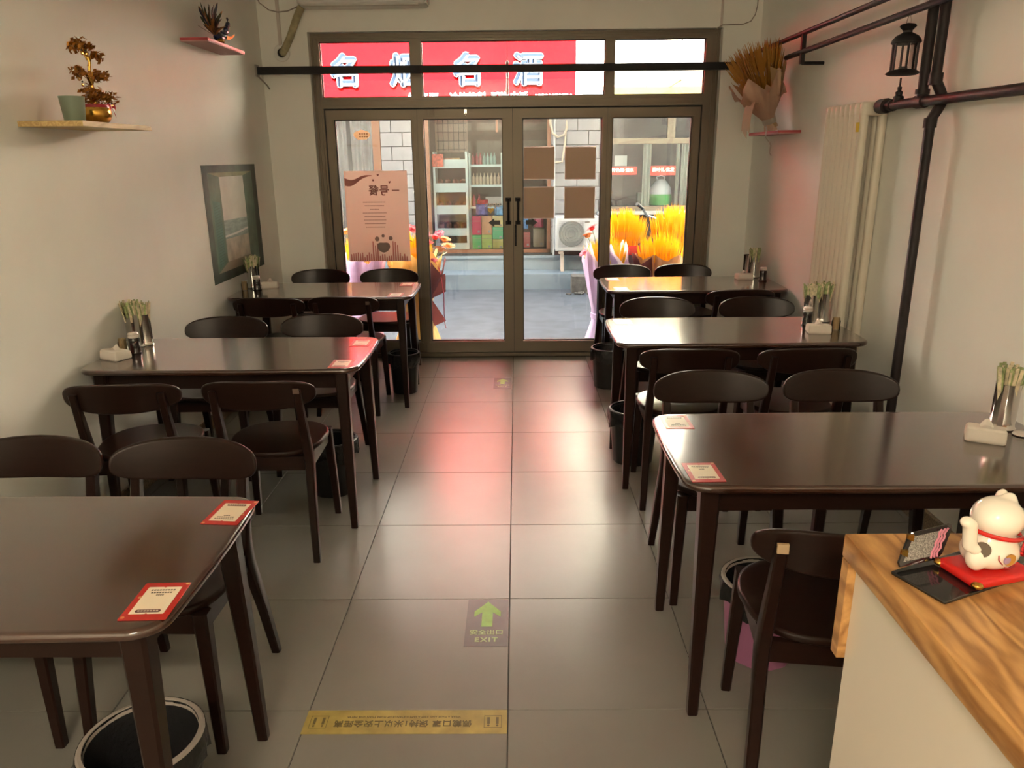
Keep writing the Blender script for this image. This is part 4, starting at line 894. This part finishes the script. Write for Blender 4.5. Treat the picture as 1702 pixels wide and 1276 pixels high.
b = MB(); b.lathe([(0.004, 0.17), (0.012, 0.185), (0.014, 0.20), (0.010, 0.215), (0.015, 0.23), (0.004, 0.25)], 10); b.build('knot', mat('knot_dark', (0.05, 0.01, 0.01), 0.6), kn)
MB().lathe([(0.010, 0.0), (0.012, 0.03), (0.007, 0.12), (0.010, 0.15), (0.004, 0.17)], 10).build('tassel', RIBBON, kn)
MB().lathe([(0.006, 0.118), (0.009, 0.125), (0.006, 0.132)], 10).build('bead', CREAM, kn)

# ---------------------------------------------------------------- left wall: shelves, tree, pot, peacock, picture
s1 = tag(MB().bx(XL, -1.650, 3.035, 3.60, 1.727, 1.747).build('wall_shelf', PINE), 'pale wooden shelf on the left wall', 'shelf', 'wall shelves')
REDSH = mat('red_shelf_lacquer', (0.38, 0.05, 0.06), 0.4); SHUN = mat('shelf_underside', (0.45, 0.40, 0.36), 0.6)
def red_shelf(x0, x1, y0, y1, z, lab):
    t = thing('wall_shelf', lab, 'shelf', ((x0+x1)/2, (y0+y1)/2, z), 0, 'wall shelves'); a, b_ = (x1-x0)/2, (y1-y0)/2
    MB().bx(-a, a, -b_, b_, -0.004, 0.010).build('board', REDSH, t); MB().bx(-a+0.002, a-0.002, -b_+0.002, b_-0.002, -0.010, -0.004).build('underside', mat('pink_underside', (0.50, 0.28, 0.26), 0.6), t)
    return t
red_shelf(XL, -1.742, 4.65, 5.26, 2.252, 'red shelf high on the left wall under the peacock')
red_shelf(1.665, XR, 5.08, 5.72, 1.735, 'small red shelf on the right wall under the dried wheat')
# golden tree
tr = thing('golden_tree', 'golden wire money tree in a gold pot on the wooden shelf', 'ornament', (-1.765, 3.36, 1.7475))
MB().lathe([(0.030, 0), (0.050, 0.010), (0.062, 0.035), (0.058, 0.062), (0.050, 0.075), (0.046, 0.075), (0.040, 0.065), (0.002, 0.065)], 24).build('pot', GOLD, tr)
for k in range(4): MB().ell((0.035*math.cos(k*PI/2+.7), 0.035*math.sin(k*PI/2+.7), 0.004), (0.010, 0.010, 0.006), 8, 6).build('pot_foot', GOLD, tr)
MB().lathe([(0.0545, 0.060), (0.0565, 0.064), (0.0545, 0.076), (0.052, 0.078)], 24, caps=False).build('ribbon_band', RIBBON, tr)
bw = MB()
for s in (-1, 1): bw.grid(lambda u, v, s=s: (0.045+0.010*math.sin(PI*u), 0.045+s*(0.004+0.026*u), 0.070+(v-0.5)*(0.006+0.024*u)), 5, 4)
bw.grid(lambda u, v: (0.048, 0.048+0.022*u, 0.066-0.036*u+(v-0.5)*0.010), 4, 2); bw.build('bow', RIBBON, tr)
br = MB(); br.tube([(0, 0, 0.06), (0.004, 0.008, 0.12), (-0.004, -0.004, 0.18), (0.004, 0.006, 0.24), (0, -0.004, 0.30)], [0.010, 0.009, 0.007, 0.006, 0.003], 8)
tips = [(0.01, -0.105, 0.20), (0.02, 0.065, 0.20), (-0.02, -0.045, 0.30), (0.02, 0.042, 0.275), (0.03, -0.075, 0.135), (0.02, 0.110, 0.120), (-0.02, 0.03, 0.12), (0.04, -0.02, 0.12), (-0.03, -0.04, 0.21), (0.0, 0.0, 0.31), (0.0, -0.06, 0.315), (0.01, 0.03, 0.20)]
for x, y, z in tips: br.tube([(0, 0, max(0.08, z-0.05)), (x*0.5, y*0.5, z+0.004), (x, y, z)], [0.005, 0.004, 0.002], 6)
br.build('branches', GOLD, tr)
lf = MB(); rnd = random.Random(11)
for x, y, z in tips:
    for k in range(46):
        p = Vector((x+rnd.gauss(0, 0.013), y*rnd.uniform(0.62, 1.12)+rnd.gauss(0, 0.014), z+rnd.gauss(0, 0.008)-0.02*abs(rnd.gauss(0, 0.5)))); a = rnd.uniform(0, 6.28); n_ = Vector((rnd.uniform(-1, 1), rnd.uniform(-1, 1), rnd.uniform(0.1, 1))).normalized(); s = n_.orthogonal().normalized()*0.0115; q = n_.cross(s)*0.65
        lf.add([p-s, p+q, p+s, p-q], [(0, 1, 2, 3)])
for k in range(150):
    a = rnd.uniform(0, 6.28); r = 0.055*math.sqrt(rnd.random()); p = Vector((r*math.cos(a), r*math.sin(a)*1.2, rnd.uniform(0.072, 0.11))); n_ = Vector((rnd.uniform(-1, 1), rnd.uniform(-1, 1), 0.6)).normalized(); s = n_.orthogonal().normalized()*0.008; q = n_.cross(s)*0.6
    lf.add([p-s, p+q, p+s, p-q], [(0, 1, 2, 3)])
o = lf.build('gold_leaves', GOLDLEAF, tr, 10); o['kind'] = 'stuff'
for k, (x, y, z) in enumerate(((0.02, -0.072, 0.285), (0.02, -0.045, 0.285), (0.01, -0.105, 0.185), (0.01, -0.085, 0.165), (0.02, 0.105, 0.095), (0.03, 0.062, 0.095))):
    b = MB(); b.tube([(x, y, z+0.02), (x, y, z-0.002)], 0.0006, 4); b.ell((x, y, z-0.006), (0.004, 0.004, 0.004), 8, 6); b.build('hanging_bead', BLKPL, tr)
    b = MB(); b.ell((x, y, z-0.018), (0.004, 0.009, 0.008), 6, 5); b.build('coin_charm', GOLD, tr)
gp = thing('green_pot', 'sage green plant pot beside the golden tree', 'pot', (-1.755, 3.175, 1.7475))
MB().lathe([(0.036, 0), (0.038, 0.003), (0.046, 0.088), (0.048, 0.096), (0.044, 0.096), (0.042, 0.085), (0.002, 0.083)], 28).build('pot_wall', mat('sage_green', (0.20, 0.25, 0.19), 0.35), gp)
b = MB(); b.ell((0, 0, 0.080), (0.041, 0.041, 0.020), 14, 8); b.build('white_filling', mat('white_pebble', (0.65, 0.62, 0.56), 0.7, bump=0.8, scale=120), gp)
# peacock
def blob(name, parts, voxel, m, parent=None, smooth=4):
    b = MB()
    for c, r in parts: b.ell(c, r, 18, 12)
    o = b.build('tmp', None); md = o.modifiers.new('r', 'REMESH'); md.mode = 'VOXEL'; md.voxel_size = voxel; sm = o.modifiers.new('s', 'SMOOTH'); sm.iterations = smooth; sm.factor = 0.5
    bpy.context.view_layer.update(); me = bpy.data.meshes.new_from_object(o.evaluated_get(bpy.context.evaluated_depsgraph_get())); bpy.data.objects.remove(o)
    me.name = name; me.materials.clear(); me.materials.append(m); me.polygons.foreach_set('use_smooth', [True]*len(me.polygons))
    return piece(name, me, parent=parent)
PCB = mat('peacock_blue', (0.018, 0.022, 0.075), 0.25, coat=0.3)
pc = thing('peacock_figurine', 'peacock figurine with raised tail on the high red shelf', 'figurine', (-1.80, 5.0, 2.2625)); pc.scale = (1.1, 1.6, 1.05)
seq = [((0, 0.00, 0.045), (0.026, 0.045, 0.028)), ((0, 0.045, 0.065), (0.020, 0.025, 0.028)), ((0, 0.075, 0.095), (0.014, 0.018, 0.024)), ((0, 0.095, 0.122), (0.011, 0.013, 0.02)), ((0, 0.108, 0.142), (0.012, 0.016, 0.013)), ((0, 0.126, 0.135), (0.004, 0.010, 0.005))]
seq += [((0, 0.06+0.01*k, 0.08+0.013*k), (0.013, 0.015, 0.016)) for k in range(5)]
blob('body', seq, 0.004, PCB, pc)
for s in (-1, 1):
    MB().tube([(s*0.012, 0.01, 0.03), (s*0.014, 0.02, 0.0)], 0.004, 6).build('leg', GOLD, pc)
    MB().grid(lambda u, v, s=s: (s*0.026, 0.03+0.09*u, 0.05+0.035*u*u+(v-0.5)*0.022*(1-0.6*u)), 6, 3).build('wing', GOLD, pc)
cr = MB()
for k in range(5): a = (k-2)*0.3; cr.tube([(0, 0.106, 0.150), (0.0, 0.106+0.018*math.sin(a), 0.150+0.024*math.cos(a))], 0.001, 4); cr.ell((0, 0.106+0.018*math.sin(a), 0.176-0.004*abs(k-2)), (0.002, 0.003, 0.003), 6, 4)
cr.build('crest', PCB, pc)
rnd = random.Random(21); cols = [mat('feather_brown', (0.07, 0.035, 0.018), 0.5), mat('feather_green', (0.03, 0.06, 0.03), 0.5), mat('feather_blue', (0.03, 0.035, 0.06), 0.5), mat('feather_gold', (0.28, 0.12, 0.03), 0.4)]
for k in range(54):
    y1 = -0.125+0.135*rnd.random(); z1 = rnd.uniform(0.07, 0.21); x1 = rnd.uniform(-0.05, 0.05); b = MB(); base = Vector((0, -0.035, 0.045)); tip = Vector((x1, y1, z1)); d = (tip-base); s = Vector((rnd.uniform(-1, 1), 0.7, 0)).normalized()
    pts = [(0, 0.001), (0.35, 0.004), (0.7, 0.007), (0.85, 0.008), (1.0, 0.001)]
    b.loft([[base+d*t+Vector((0, -0.02*math.sin(PI*t), 0))+s*w_*q+d.normalized().cross(s)*0.0015*e for q, e in ((-1, 0), (0, 1), (1, 0), (0, -1))] for t, w_ in pts]); b.build('tail_feather', cols[k % 4 if k % 5 else 3], pc)
MB().ell((0.02, -0.03, 0.018), (0.02, 0.018, 0.018), 10, 8).build('gold_ball', GOLD, pc)
# picture of a window and the sea, printed flat
pw = thing('window_picture', 'green window and sea picture stuck on the left wall', 'picture', (XL+0.0002, 0, 0))
pw.location = (XL, 0, 0)
def wq(pts, m, name, lay): return MB().loft([[(0.0004*lay+d, y, z) for y, z in pts] for d in (0.0003, 0.0012)]).build(name, m, pw)
GD = mat('pict_dark_green', (0.055, 0.075, 0.060), 0.6, noise=0.4, scale=7); GM = mat('pict_green', (0.10, 0.16, 0.115), 0.6, noise=0.35, scale=7); GO = mat('pict_olive', (0.24, 0.25, 0.14), 0.6, noise=0.3, scale=6); GT = mat('pict_teal', (0.065, 0.16, 0.13), 0.6, noise=0.3, scale=8)
y0, y1, z0, z1 = 4.718, 5.690, 0.842, 1.566
iy0, iy1, iz0, iz1 = 4.985, 5.420, 0.955, 1.493
my0, my1, mz0, mz1 = 4.80, 5.60, 0.90, 1.52
wq([(y0, z0), (y1, z0), (y1, z1), (y0, z1)], GD, 'outer_frame', 1)
wq([(my0, mz0), (iy0, iz0), (iy0, iz1), (my0, mz1)], GM, 'left_reveal', 2); wq([(iy1, iz0), (my1, mz0), (my1, mz1), (iy1, iz1)], GM, 'right_reveal', 2)
wq([(my0, mz1), (iy0, iz1), (iy1, iz1), (my1, mz1)], GO, 'head_reveal', 2); wq([(my0, mz0), (my1, mz0), (iy1, iz0), (iy0, iz0)], mat('pict_sill', (0.30, 0.27, 0.20), 0.6), 'sill', 2)
wq([(iy0, 1.22), (iy1, 1.215), (iy1, iz1), (iy0, iz1)], mat('pict_sky', (0.62, 0.60, 0.55), 0.6, noise=0.12, scale=5), 'sky', 2)
wq([(iy0, 1.10), (iy1, 1.10), (iy1, 1.215), (iy0, 1.22)], mat('pict_sea', (0.30, 0.37, 0.35), 0.6, noise=0.25, scale=9, stretch=(1, 1, 6)), 'sea', 2)
wq([(iy0, iz0), (iy1, iz0), (iy1, 1.10), (iy0, 1.10)], mat('pict_sand', (0.47, 0.43, 0.35), 0.6, noise=0.3, scale=9), 'beach', 2)
wq([(iy0, 1.112), (5.20, 1.118), (iy1, 1.135), (iy1, 1.147), (5.15, 1.128), (iy0, 1.124)], mat('pict_foam', (0.66, 0.66, 0.62), 0.6), 'wave_foam', 3)
wq([(4.832, 0.925), (4.955, 0.958), (4.955, 1.335), (4.832, 1.352)], GT, 'shutter', 3)
for k in range(22):
    z = 0.955+k*0.017; wq([(4.845, z-0.004), (4.945, z+0.006), (4.945, z+0.010), (4.845, z)], mat('pict_slat', (0.035, 0.09, 0.075), 0.6), 'shutter_slat', 4)

# ---------------------------------------------------------------- front wall: air conditioner, hose, conduit, cables
a = thing('air_conditioner', 'white wall air conditioner above the doors, cut by the frame top', 'air conditioner', (-1.09, YW, 2.64))
MB().slab([(x, y-0.11) for x, y in rrect(0.93, 0.22, 0.05, 5)], 0.0, 0.30, 0.03, 4).build('casing', WHITE, a)
MB().bx(-0.42, 0.40, -0.21, -0.16, -0.004, 0.004).build('air_flap', mat('flap_cream', (0.62, 0.60, 0.55), 0.4), a); MB().bx(0.425, 0.462, -0.2, -0.05, 0.01, 0.05).build('end_cap', CHROME, a)
hs = thing('hose', 'yellowed foam wrapped hose running from air conditioner to the wall hole', 'hose', (0, 0, 0))
MB().tube([(-1.555, 6.04, 2.655), (-1.60, 6.05, 2.58), (-1.66, 6.065, 2.46), (-1.705, 6.072, 2.385), (-1.73, 6.082, 2.355), (-1.735, 6.12, 2.352)], [0.026, 0.027, 0.026, 0.027, 0.027, 0.025], 12).build('foam', mat('yellowed_foam', (0.42, 0.37, 0.22), 0.7, noise=0.3, scale=18), hs)
rg = MB().lathe([(0.032, 0), (0.058, 0), (0.062, 0.004), (0.058, 0.012), (0.036, 0.012), (0.032, 0.008)], 28, caps=False).build('wall_hole_ring', WHITE); rg.matrix_world = Matrix.Translation((-1.742, YW, 2.355)) @ RX; hl = MB().lathe([(0.033, 0), (0.033, 0.003)], 20).build('hole', GASKET_SHADE, rg); tag(rg, 'white round cover ring where the hose enters the wall', 'cover')
tag(MB().bx(-1.758, -1.735, YW-0.014, YW, 2.405, 3.0).build('conduit', mat('conduit_cream', (0.62, 0.56, 0.52), 0.5)), 'cream cable duct rising from the hose ring', 'conduit')
tag(MB().tube([(-1.89, 6.02, 2.76), (-1.85, 6.02, 2.68), (-1.79, 6.03, 2.635), (-1.73, 6.04, 2.622), (-1.66, 6.05, 2.63), (-1.60, 6.06, 2.655), (-1.56, 6.06, 2.675)], 0.0045, 6).build('power_cable', GREYRIM), 'thin grey cable sagging beside the air conditioner', 'cable')
tag(MB().bx(1.505, 1.520, YW-0.010, YW, 2.50, 3.0).build('conduit', MATS['conduit_cream']), 'thin cable duct above the right end of the transom', 'conduit')
tag(MB().tube([(1.765, 6.09, 2.80), (1.765, 6.09, 2.64), (1.755, 6.09, 2.58), (1.725, 6.09, 2.535), (1.67, 6.09, 2.515), (1.52, 6.09, 2.512), (1.47, 6.092, 2.482)], 0.004, 6).build('power_cable', GREYRIM), 'thin cable bending round the upper right corner', 'cable')

# ---------------------------------------------------------------- black rails, pipes, radiator, lantern
rl = thing('curtain_rail', 'black rail spanning the wall in front of the transom', 'rail', (0, 5.95, 2.217))
MB().bx(XL, 1.67, -0.017, 0.017, -0.026, 0.026).build('bar', BLACK, rl)
b = MB(); b.bx(XL, XL+0.012, -0.03, 0.03, -0.04, 0.04); b.tube([(XL+0.005, 0.0, -0.03), (XL+0.07, 0.0, -0.10), (XL+0.07, 0.05, -0.12)], 0.006, 6); b.build('bracket', GREYRIM, rl)
lr = thing('ladder_rail', 'pair of black rails running along the right wall', 'rail', (1.68, 0, 0))
MB().tube([(0, 5.95, 2.20), (0, 5.95, 2.255), (0, 5.93, 2.277), (0, 5.88, 2.281), (0, 2.0, 2.262)], 0.015, 10).build('upper_bar', BLACK, lr)
MB().tube([(0, 5.10, 2.172), (0, 2.0, 2.178)], 0.015, 10).build('lower_bar', BLACK, lr)
for y in (4.815, 2.6): MB().bx(-0.012, 0.012, y-0.012, y+0.012, 2.105, 2.275).build('spacer', BLACK, lr)
for y in (4.815, 2.6): MB().tube([(0, y, 2.11), (XR-1.68, y, 2.11)], 0.010, 8).build('wall_arm', BLACK, lr)
MB().lathe([(0.02, -0.012), (0.024, 0), (0.02, 0.012)], 12, (0, 5.95, 2.225)).build('elbow_joint', BLACK, lr)
hp = thing('heating_pipe', 'dark painted heating pipes on the right wall', 'pipe', (1.738, 0, 0))
def pipe(name, pts, r=0.021): return MB().tube(pts, r, 12).build(name, PIPE, hp)
pipe('horizontal_pipe', [(0.0, 3.82, 1.812), (0.0, 3.38, 1.810), (0.0, -1.0, 1.785)], 0.021)
pipe('riser_pipe', [(0, 3.470, 1.815), (0, 3.475, 3.04)]); pipe('riser_pipe', [(0.0, 3.380, 3.04), (0, 3.375, 1.89), (0.022, 3.372, 1.85), (0.043, 3.37, 1.81), (0.022, 3.37, 1.77), (0, 3.37, 1.73), (0.0, 3.355, 0.0)])
for p0, p1, r in (((0, 3.47, 1.84), (0, 3.47, 1.86), 0.029), ((0.0, 3.505, 1.811), (0.0, 3.435, 1.811), 0.028), ((0, 3.375, 1.87), (0, 3.375, 1.915), 0.027), ((0, 3.37, 1.70), (0, 3.37, 1.74), 0.026), ((0.0, 3.78, 1.812), (0.0, 3.85, 1.813), 0.034), ((0.0, 3.72, 1.811), (0.0, 3.745, 1.811), 0.027)): MB().tube([p0, p1], r, 12).build('pipe_fitting', PIPE, hp)
b = MB(); b.lathe([(0.022, 1.82), (0.022, 1.845), (0.014, 1.85), (0.016, 1.865), (0.008, 1.87), (0.010, 1.885), (0.004, 1.89), (0.004, 1.925)], 12, (0.0, 3.68, 0)); b.build('air_valve', BLACK, hp)
rd = thing('radiator', 'cream column radiator standing tall on the right wall', 'radiator', (1.741, 3.92, 0.0))
cm = MB(); cm.tube([(-0.045, 0, 0.13), (-0.045, 0, 1.80)], 0.0225, 14); colm = cm.mesh('column', CREAMMETAL, 50)
cap_ = MB(); cap_.slab([(x, y) for x, y in rrect(0.134, 0.054, 0.024, 5)], 1.775, 1.840, 0.015, 3); capm = cap_.mesh('section_head', CREAMMETAL, 50); cap_ = MB(); cap_.slab(rrect(0.134, 0.054, 0.024, 5), 0.09, 0.155, 0.015, 3); footm = cap_.mesh('section_foot', CREAMMETAL, 50)
for k in range(8):
    y = k*0.0595
    piece('column', colm, (0, y, 0), rd); piece('column', colm, (0.09, y, 0), rd); piece('section_head', capm, (0, y, 0), rd); piece('section_foot', footm, (0, y, 0), rd)
MB().tube([(0.0, -0.03, 1.808), (0.0, -0.065, 1.809)], 0.016, 12).build('inlet_nut', CREAMMETAL, rd); MB().bx(-0.074, -0.0685, -0.012, 0.012, 1.70, 1.745).build('yellow_tag', mat('tag_yellow', (0.65, 0.50, 0.02), 0.5), rd)
for y in (0.06, 0.36): MB().bx(0.05, XR-1.747, y-0.01, y+0.01, 1.60, 1.62).build('wall_bracket', CREAMMETAL, rd)
for y in (0.0, 0.4165): MB().lathe([(0.012, 0), (0.010, 0.09)], 10, (0, y, 0)).build('foot', CREAMMETAL, rd)
ln = thing('lantern', 'black metal candle lantern hanging from the right rail', 'lantern', (1.67, 3.53, 1.922)); ln.scale = (0.94, 0.94, 0.94)
MB().lathe([(0.062, 0.0), (0.075, 0.008), (0.060, 0.018), (0.056, 0.022), (0.010, 0.022)], 12).build('base', BLACK, ln)
MB().lathe([(0.058, 0.132), (0.064, 0.138), (0.060, 0.150), (0.048, 0.165), (0.028, 0.176), (0.020, 0.180), (0.020, 0.188), (0.036, 0.206), (0.030, 0.214), (0.004, 0.220)], 24).build('roof', BLACK, ln)
for k in range(6):
    an = 2*PI*k/6+0.3; MB().tube([(0.054*math.cos(an), 0.054*math.sin(an), 0.02), (0.054*math.cos(an), 0.054*math.sin(an), 0.135)], 0.005, 6).build('post', BLACK, ln)
    a2 = an+PI/6; px, py = 0.045*math.cos(a2), 0.045*math.sin(a2); tx, ty = -math.sin(a2)*0.024, math.cos(a2)*0.024
    MB().add([(px-tx, py-ty, 0.024), (px+tx, py+ty, 0.024), (px+tx, py+ty, 0.132), (px-tx, py-ty, 0.132)], [(0, 1, 2, 3)]).build('pane', JARGLASS, ln)
MB().lathe([(0.020, 0.022), (0.020, 0.034), (0.018, 0.036)], 12).build('candle_cup', BLACK, ln)
MB().tube([(0, 0.020*math.cos(PI*k/10), 0.215+0.036*math.sin(PI*k/10)) for k in range(11)], 0.0014, 5).build('hanging_ring', CHROME, ln)
# dried wheat on the right shelf
t = thing('dried_wheat_bouquet', 'dried wheat in beige paper on the small red shelf', 'bouquet', (1.712, 5.36, 1.750)); t.rotation_euler = (0.0, -0.34, 0); t.scale = (0.82, 1.5, 1.04)
DP = paper_mat('beige_paper', (0.55, 0.38, 0.27), 0.7, 0.2); DP2 = paper_mat('tan_paper', (0.42, 0.29, 0.14), 0.7, 0.2)
wrap(0, 0.055, 0.075, 0.035, 0.30, 0.20, DP, 31, t, a0=2.2, a1=5.0, zig=0.06); wrap(0.02, 0.05, 0.09, 0.035, 0.36, 0.19, DP2, 32, t, a0=-1.6, a1=2.3, zig=0.04); wrap(0.02, 0.05, 0.09, 0.03, 0.24, 0.15, DP, 33, t, a0=2.8, a1=6.0, zig=0.05)
MB().grid(lambda u, v: (-0.06-0.17*u, -0.10+0.12*v, 0.24-0.20*u*u+0.03*math.sin(9*v)*u), 8, 6).build('drooping_paper', DP, t, 25)
wheat(240, 0.08, 0.02, 0.52, 0.20, 0.10, WHEATD, 34, t); sash(t, 0.075, 0.050, mat('grey_satin', (0.40, 0.36, 0.30), 0.3))
b = MB(); b.grid(lambda u, v: (-0.075+0.012*math.sin(12*u), -0.06+0.018*v, 0.06-0.20*u), 10, 2); b.build('ribbon_tail', MATS['grey_satin'], t)

# ---------------------------------------------------------------- counter with figurine
ZK = 0.95
ct = thing('counter', 'white counter with oak worktop at the lower right', 'counter', (0, 0, 0))
MB().slab([(0.575, -0.6), (1.80, -0.6), (1.80, 1.223), (0.583, 1.223)], ZK-0.046, ZK, 0.004, 2).build('worktop', OAK, ct)
MB().bx(0.598, 0.62, -0.58, 1.195, 0.0, ZK-0.046).build('front_panel', COUNTERW, ct); MB().bx(0.62, 1.79, 1.17, 1.195, 0.0, ZK-0.046).build('end_panel', COUNTERW, ct)
MB().bx(0.583, 1.79, 1.196, 1.221, ZK-0.24, ZK-0.046).build('end_apron', OAK, ct); MB().bx(1.77, 1.795, -0.58, 1.17, 0.0, ZK-0.046).build('rear_panel', COUNTERW, ct)
ta = math.atan2(0.085, 0.193)
ty = thing('black_tray', 'glossy black tray under the cat figurine', 'tray', (0.725, 1.088, ZK+0.0003), ta)
MB().slab(rrect(0.235, 0.098, 0.004, 3), 0, 0.005, 0.0015, 2).build('plate', mat('black_gloss', (0.010, 0.009, 0.010), 0.08, coat=0.5), ty)
ZC_ = ZK+0.0055
cat = thing('cat_figurine', 'white porcelain beckoning cat on a red cushion, seen from behind', 'figurine', (0.745, 1.078, ZC_), ta-0.15)
MB().slab(rrect(0.118, 0.082, 0.012, 5), 0.0, 0.016, 0.007, 4).build('cushion', REDGLOSS, cat)
for x, y in ((-0.054, -0.037), (0.054, -0.037), (0.054, 0.037), (-0.054, 0.037)): MB().ell((x, y, 0.008), (0.009, 0.009, 0.006), 10, 8).build('gold_tassel', GOLD, cat)
body = [((0, 0, 0.043), (0.047, 0.039, 0.030)), ((0, 0, 0.058), (0.040, 0.034, 0.030)), ((0.004, 0.0, 0.098), (0.040, 0.037, 0.033)), ((0.024, 0.004, 0.119), (0.016, 0.011, 0.017)), ((0.036, 0.026, 0.114), (0.012, 0.010, 0.017)), ((-0.036, -0.012, 0.040), (0.018, 0.016, 0.022))]
blob('body', body, 0.0035, PORCELAIN, cat, 6)
arm = [((-0.052-0.001*k, -0.010, 0.062+0.006*k), (0.0115, 0.0105, 0.010)) for k in range(6)] + [((-0.059, -0.010, 0.099), (0.012, 0.011, 0.010)), ((-0.065, -0.010, 0.104), (0.011, 0.010, 0.009)), ((-0.045, -0.014, 0.057), (0.011, 0.009, 0.009))]
blob('raised_arm', arm, 0.003, PORCELAIN, cat, 3)
o = MB().lathe([(0.005, 0), (0.0115, 0), (0.0125, 0.002), (0.0115, 0.004), (0.005, 0.004)], 20).build('arm_socket', mat('socket_brown', (0.10, 0.075, 0.05), 0.4), cat); o.matrix_local = Matrix.Translation((-0.0375, -0.0195, 0.058)) @ Matrix.Rotation(-0.75, 4, 'Z') @ Matrix.Rotation(PI/2-0.15, 4, 'X')
MB().tube([(0.004+0.0385*math.cos(2*PI*k/28), 0.0345*math.sin(2*PI*k/28), 0.075-0.006*math.cos(2*PI*k/28)) for k in range(29)], 0.0036, 8, False).build('collar', REDGLOSS, cat)
bw = MB()
for s in (-1, 1): bw.loft([[(0.034+0.004*u, -0.030, 0.070+s*(0.004+0.024*t_)) for u in (0,)] and [(0.034+w_*math.cos(q), -0.031+0.004*math.sin(q), 0.070+s*(0.003+0.024*t_)) for q in (2*PI*i/8 for i in range(8))] for t_, w_ in ((0, 0.004), (0.4, 0.008), (0.8, 0.010), (1.0, 0.006))])
bw.ell((0.034, -0.033, 0.070), (0.006, 0.006, 0.006), 8, 6); bw.build('glitter_bow', GLITTER, cat)
dd = MB(); dd.lathe([(0.010, 0), (0.010, 0.002)], 12)
o = dd.build('drum_painting', mat('painted_gold', (0.45, 0.22, 0.04), 0.3), cat); o.matrix_local = Matrix.Translation((-0.002, -0.0385, 0.045)) @ Matrix.Rotation(PI/2+0.05, 4, 'X')
o = MB().lathe([(0.006, 0), (0.006, 0.002)], 12).build('drum_face', mat('painted_lilac', (0.35, 0.25, 0.42), 0.3), cat); o.matrix_local = Matrix.Translation((-0.008, -0.0388, 0.045)) @ Matrix.Rotation(PI/2+0.05, 4, 'X')
MB().tube([(-0.014, -0.0385, 0.038), (-0.021, -0.0370, 0.046), (-0.022, -0.0365, 0.054)], 0.0009, 5).build('painted_sprig', RIBBON, cat); MB().tube([(-0.010, -0.0395, 0.033), (0.0, -0.0402, 0.031), (0.008, -0.0402, 0.034)], 0.0014, 5).build('painted_cord', RIBBON, cat)
# leaning plaques
def plaque(P, lab, clips):
    t = thing('plaque', lab, 'plaque', (0, 0, 0), 0, 'black plaques on the tray'); P = [Vector(p) for p in P]; n_ = (P[1]-P[0]).cross(P[3]-P[0]).normalized()
    if n_.z < 0: n_ = -n_
    def q(u, v, h): return P[0]*(1-u)*(1-v)+P[1]*u*(1-v)+P[2]*u*v+P[3]*(1-u)*v+n_*h
    def sheet(us, h0, h1, m, name): MB().loft([[q(u, v, h) for u, v in us] for h in (h0, h1)]).build(name, m, t)
    sheet([(0.08, 0), (0.92, 0), (1, 0.15), (1, 0.85), (0.92, 1), (0.08, 1), (0, 0.85), (0, 0.15)], 0, 0.004, MATS['black_gloss'], 'plate')
    sheet([(0.10, 0.14), (0.78, 0.14), (0.78, 0.86), (0.10, 0.86)], 0.004, 0.0046, mat('silver_speckle', (0.24, 0.23, 0.21), 0.35, noise=0.9, scale=500), 'panel')
    for k in range(3):
        b = MB(); b.tube([q(0.70+0.07*k+0.012*math.sin(j*1.9+k), 0.1+0.08*j, 0.007+0.001*math.cos(j*1.9)) for j in range(11)], 0.0016, 6); b.build('pink_braid', mat('pink_cord', (0.62, 0.22, 0.30), 0.6), t)
    for u, v in clips: p = q(u, v, 0.003); MB().box(p, (0.010, 0.006, 0.012)).build('gold_clip', GOLD, t)
plaque([(0.606, 1.088, 0.9600), (0.690, 1.116, 0.9600), (0.722, 1.146, 1.010), (0.636, 1.118, 1.006)], 'black speckled plaque leaning left of the cat', ((0.05, 0.4), (0.05, 0.85)))
plaque([(0.800, 1.095, 0.960), (0.850, 1.115, 0.960), (0.850, 1.150, 1.03), (0.800, 1.130, 1.03)], 'black speckled plaque at the right frame edge behind the cat', ())
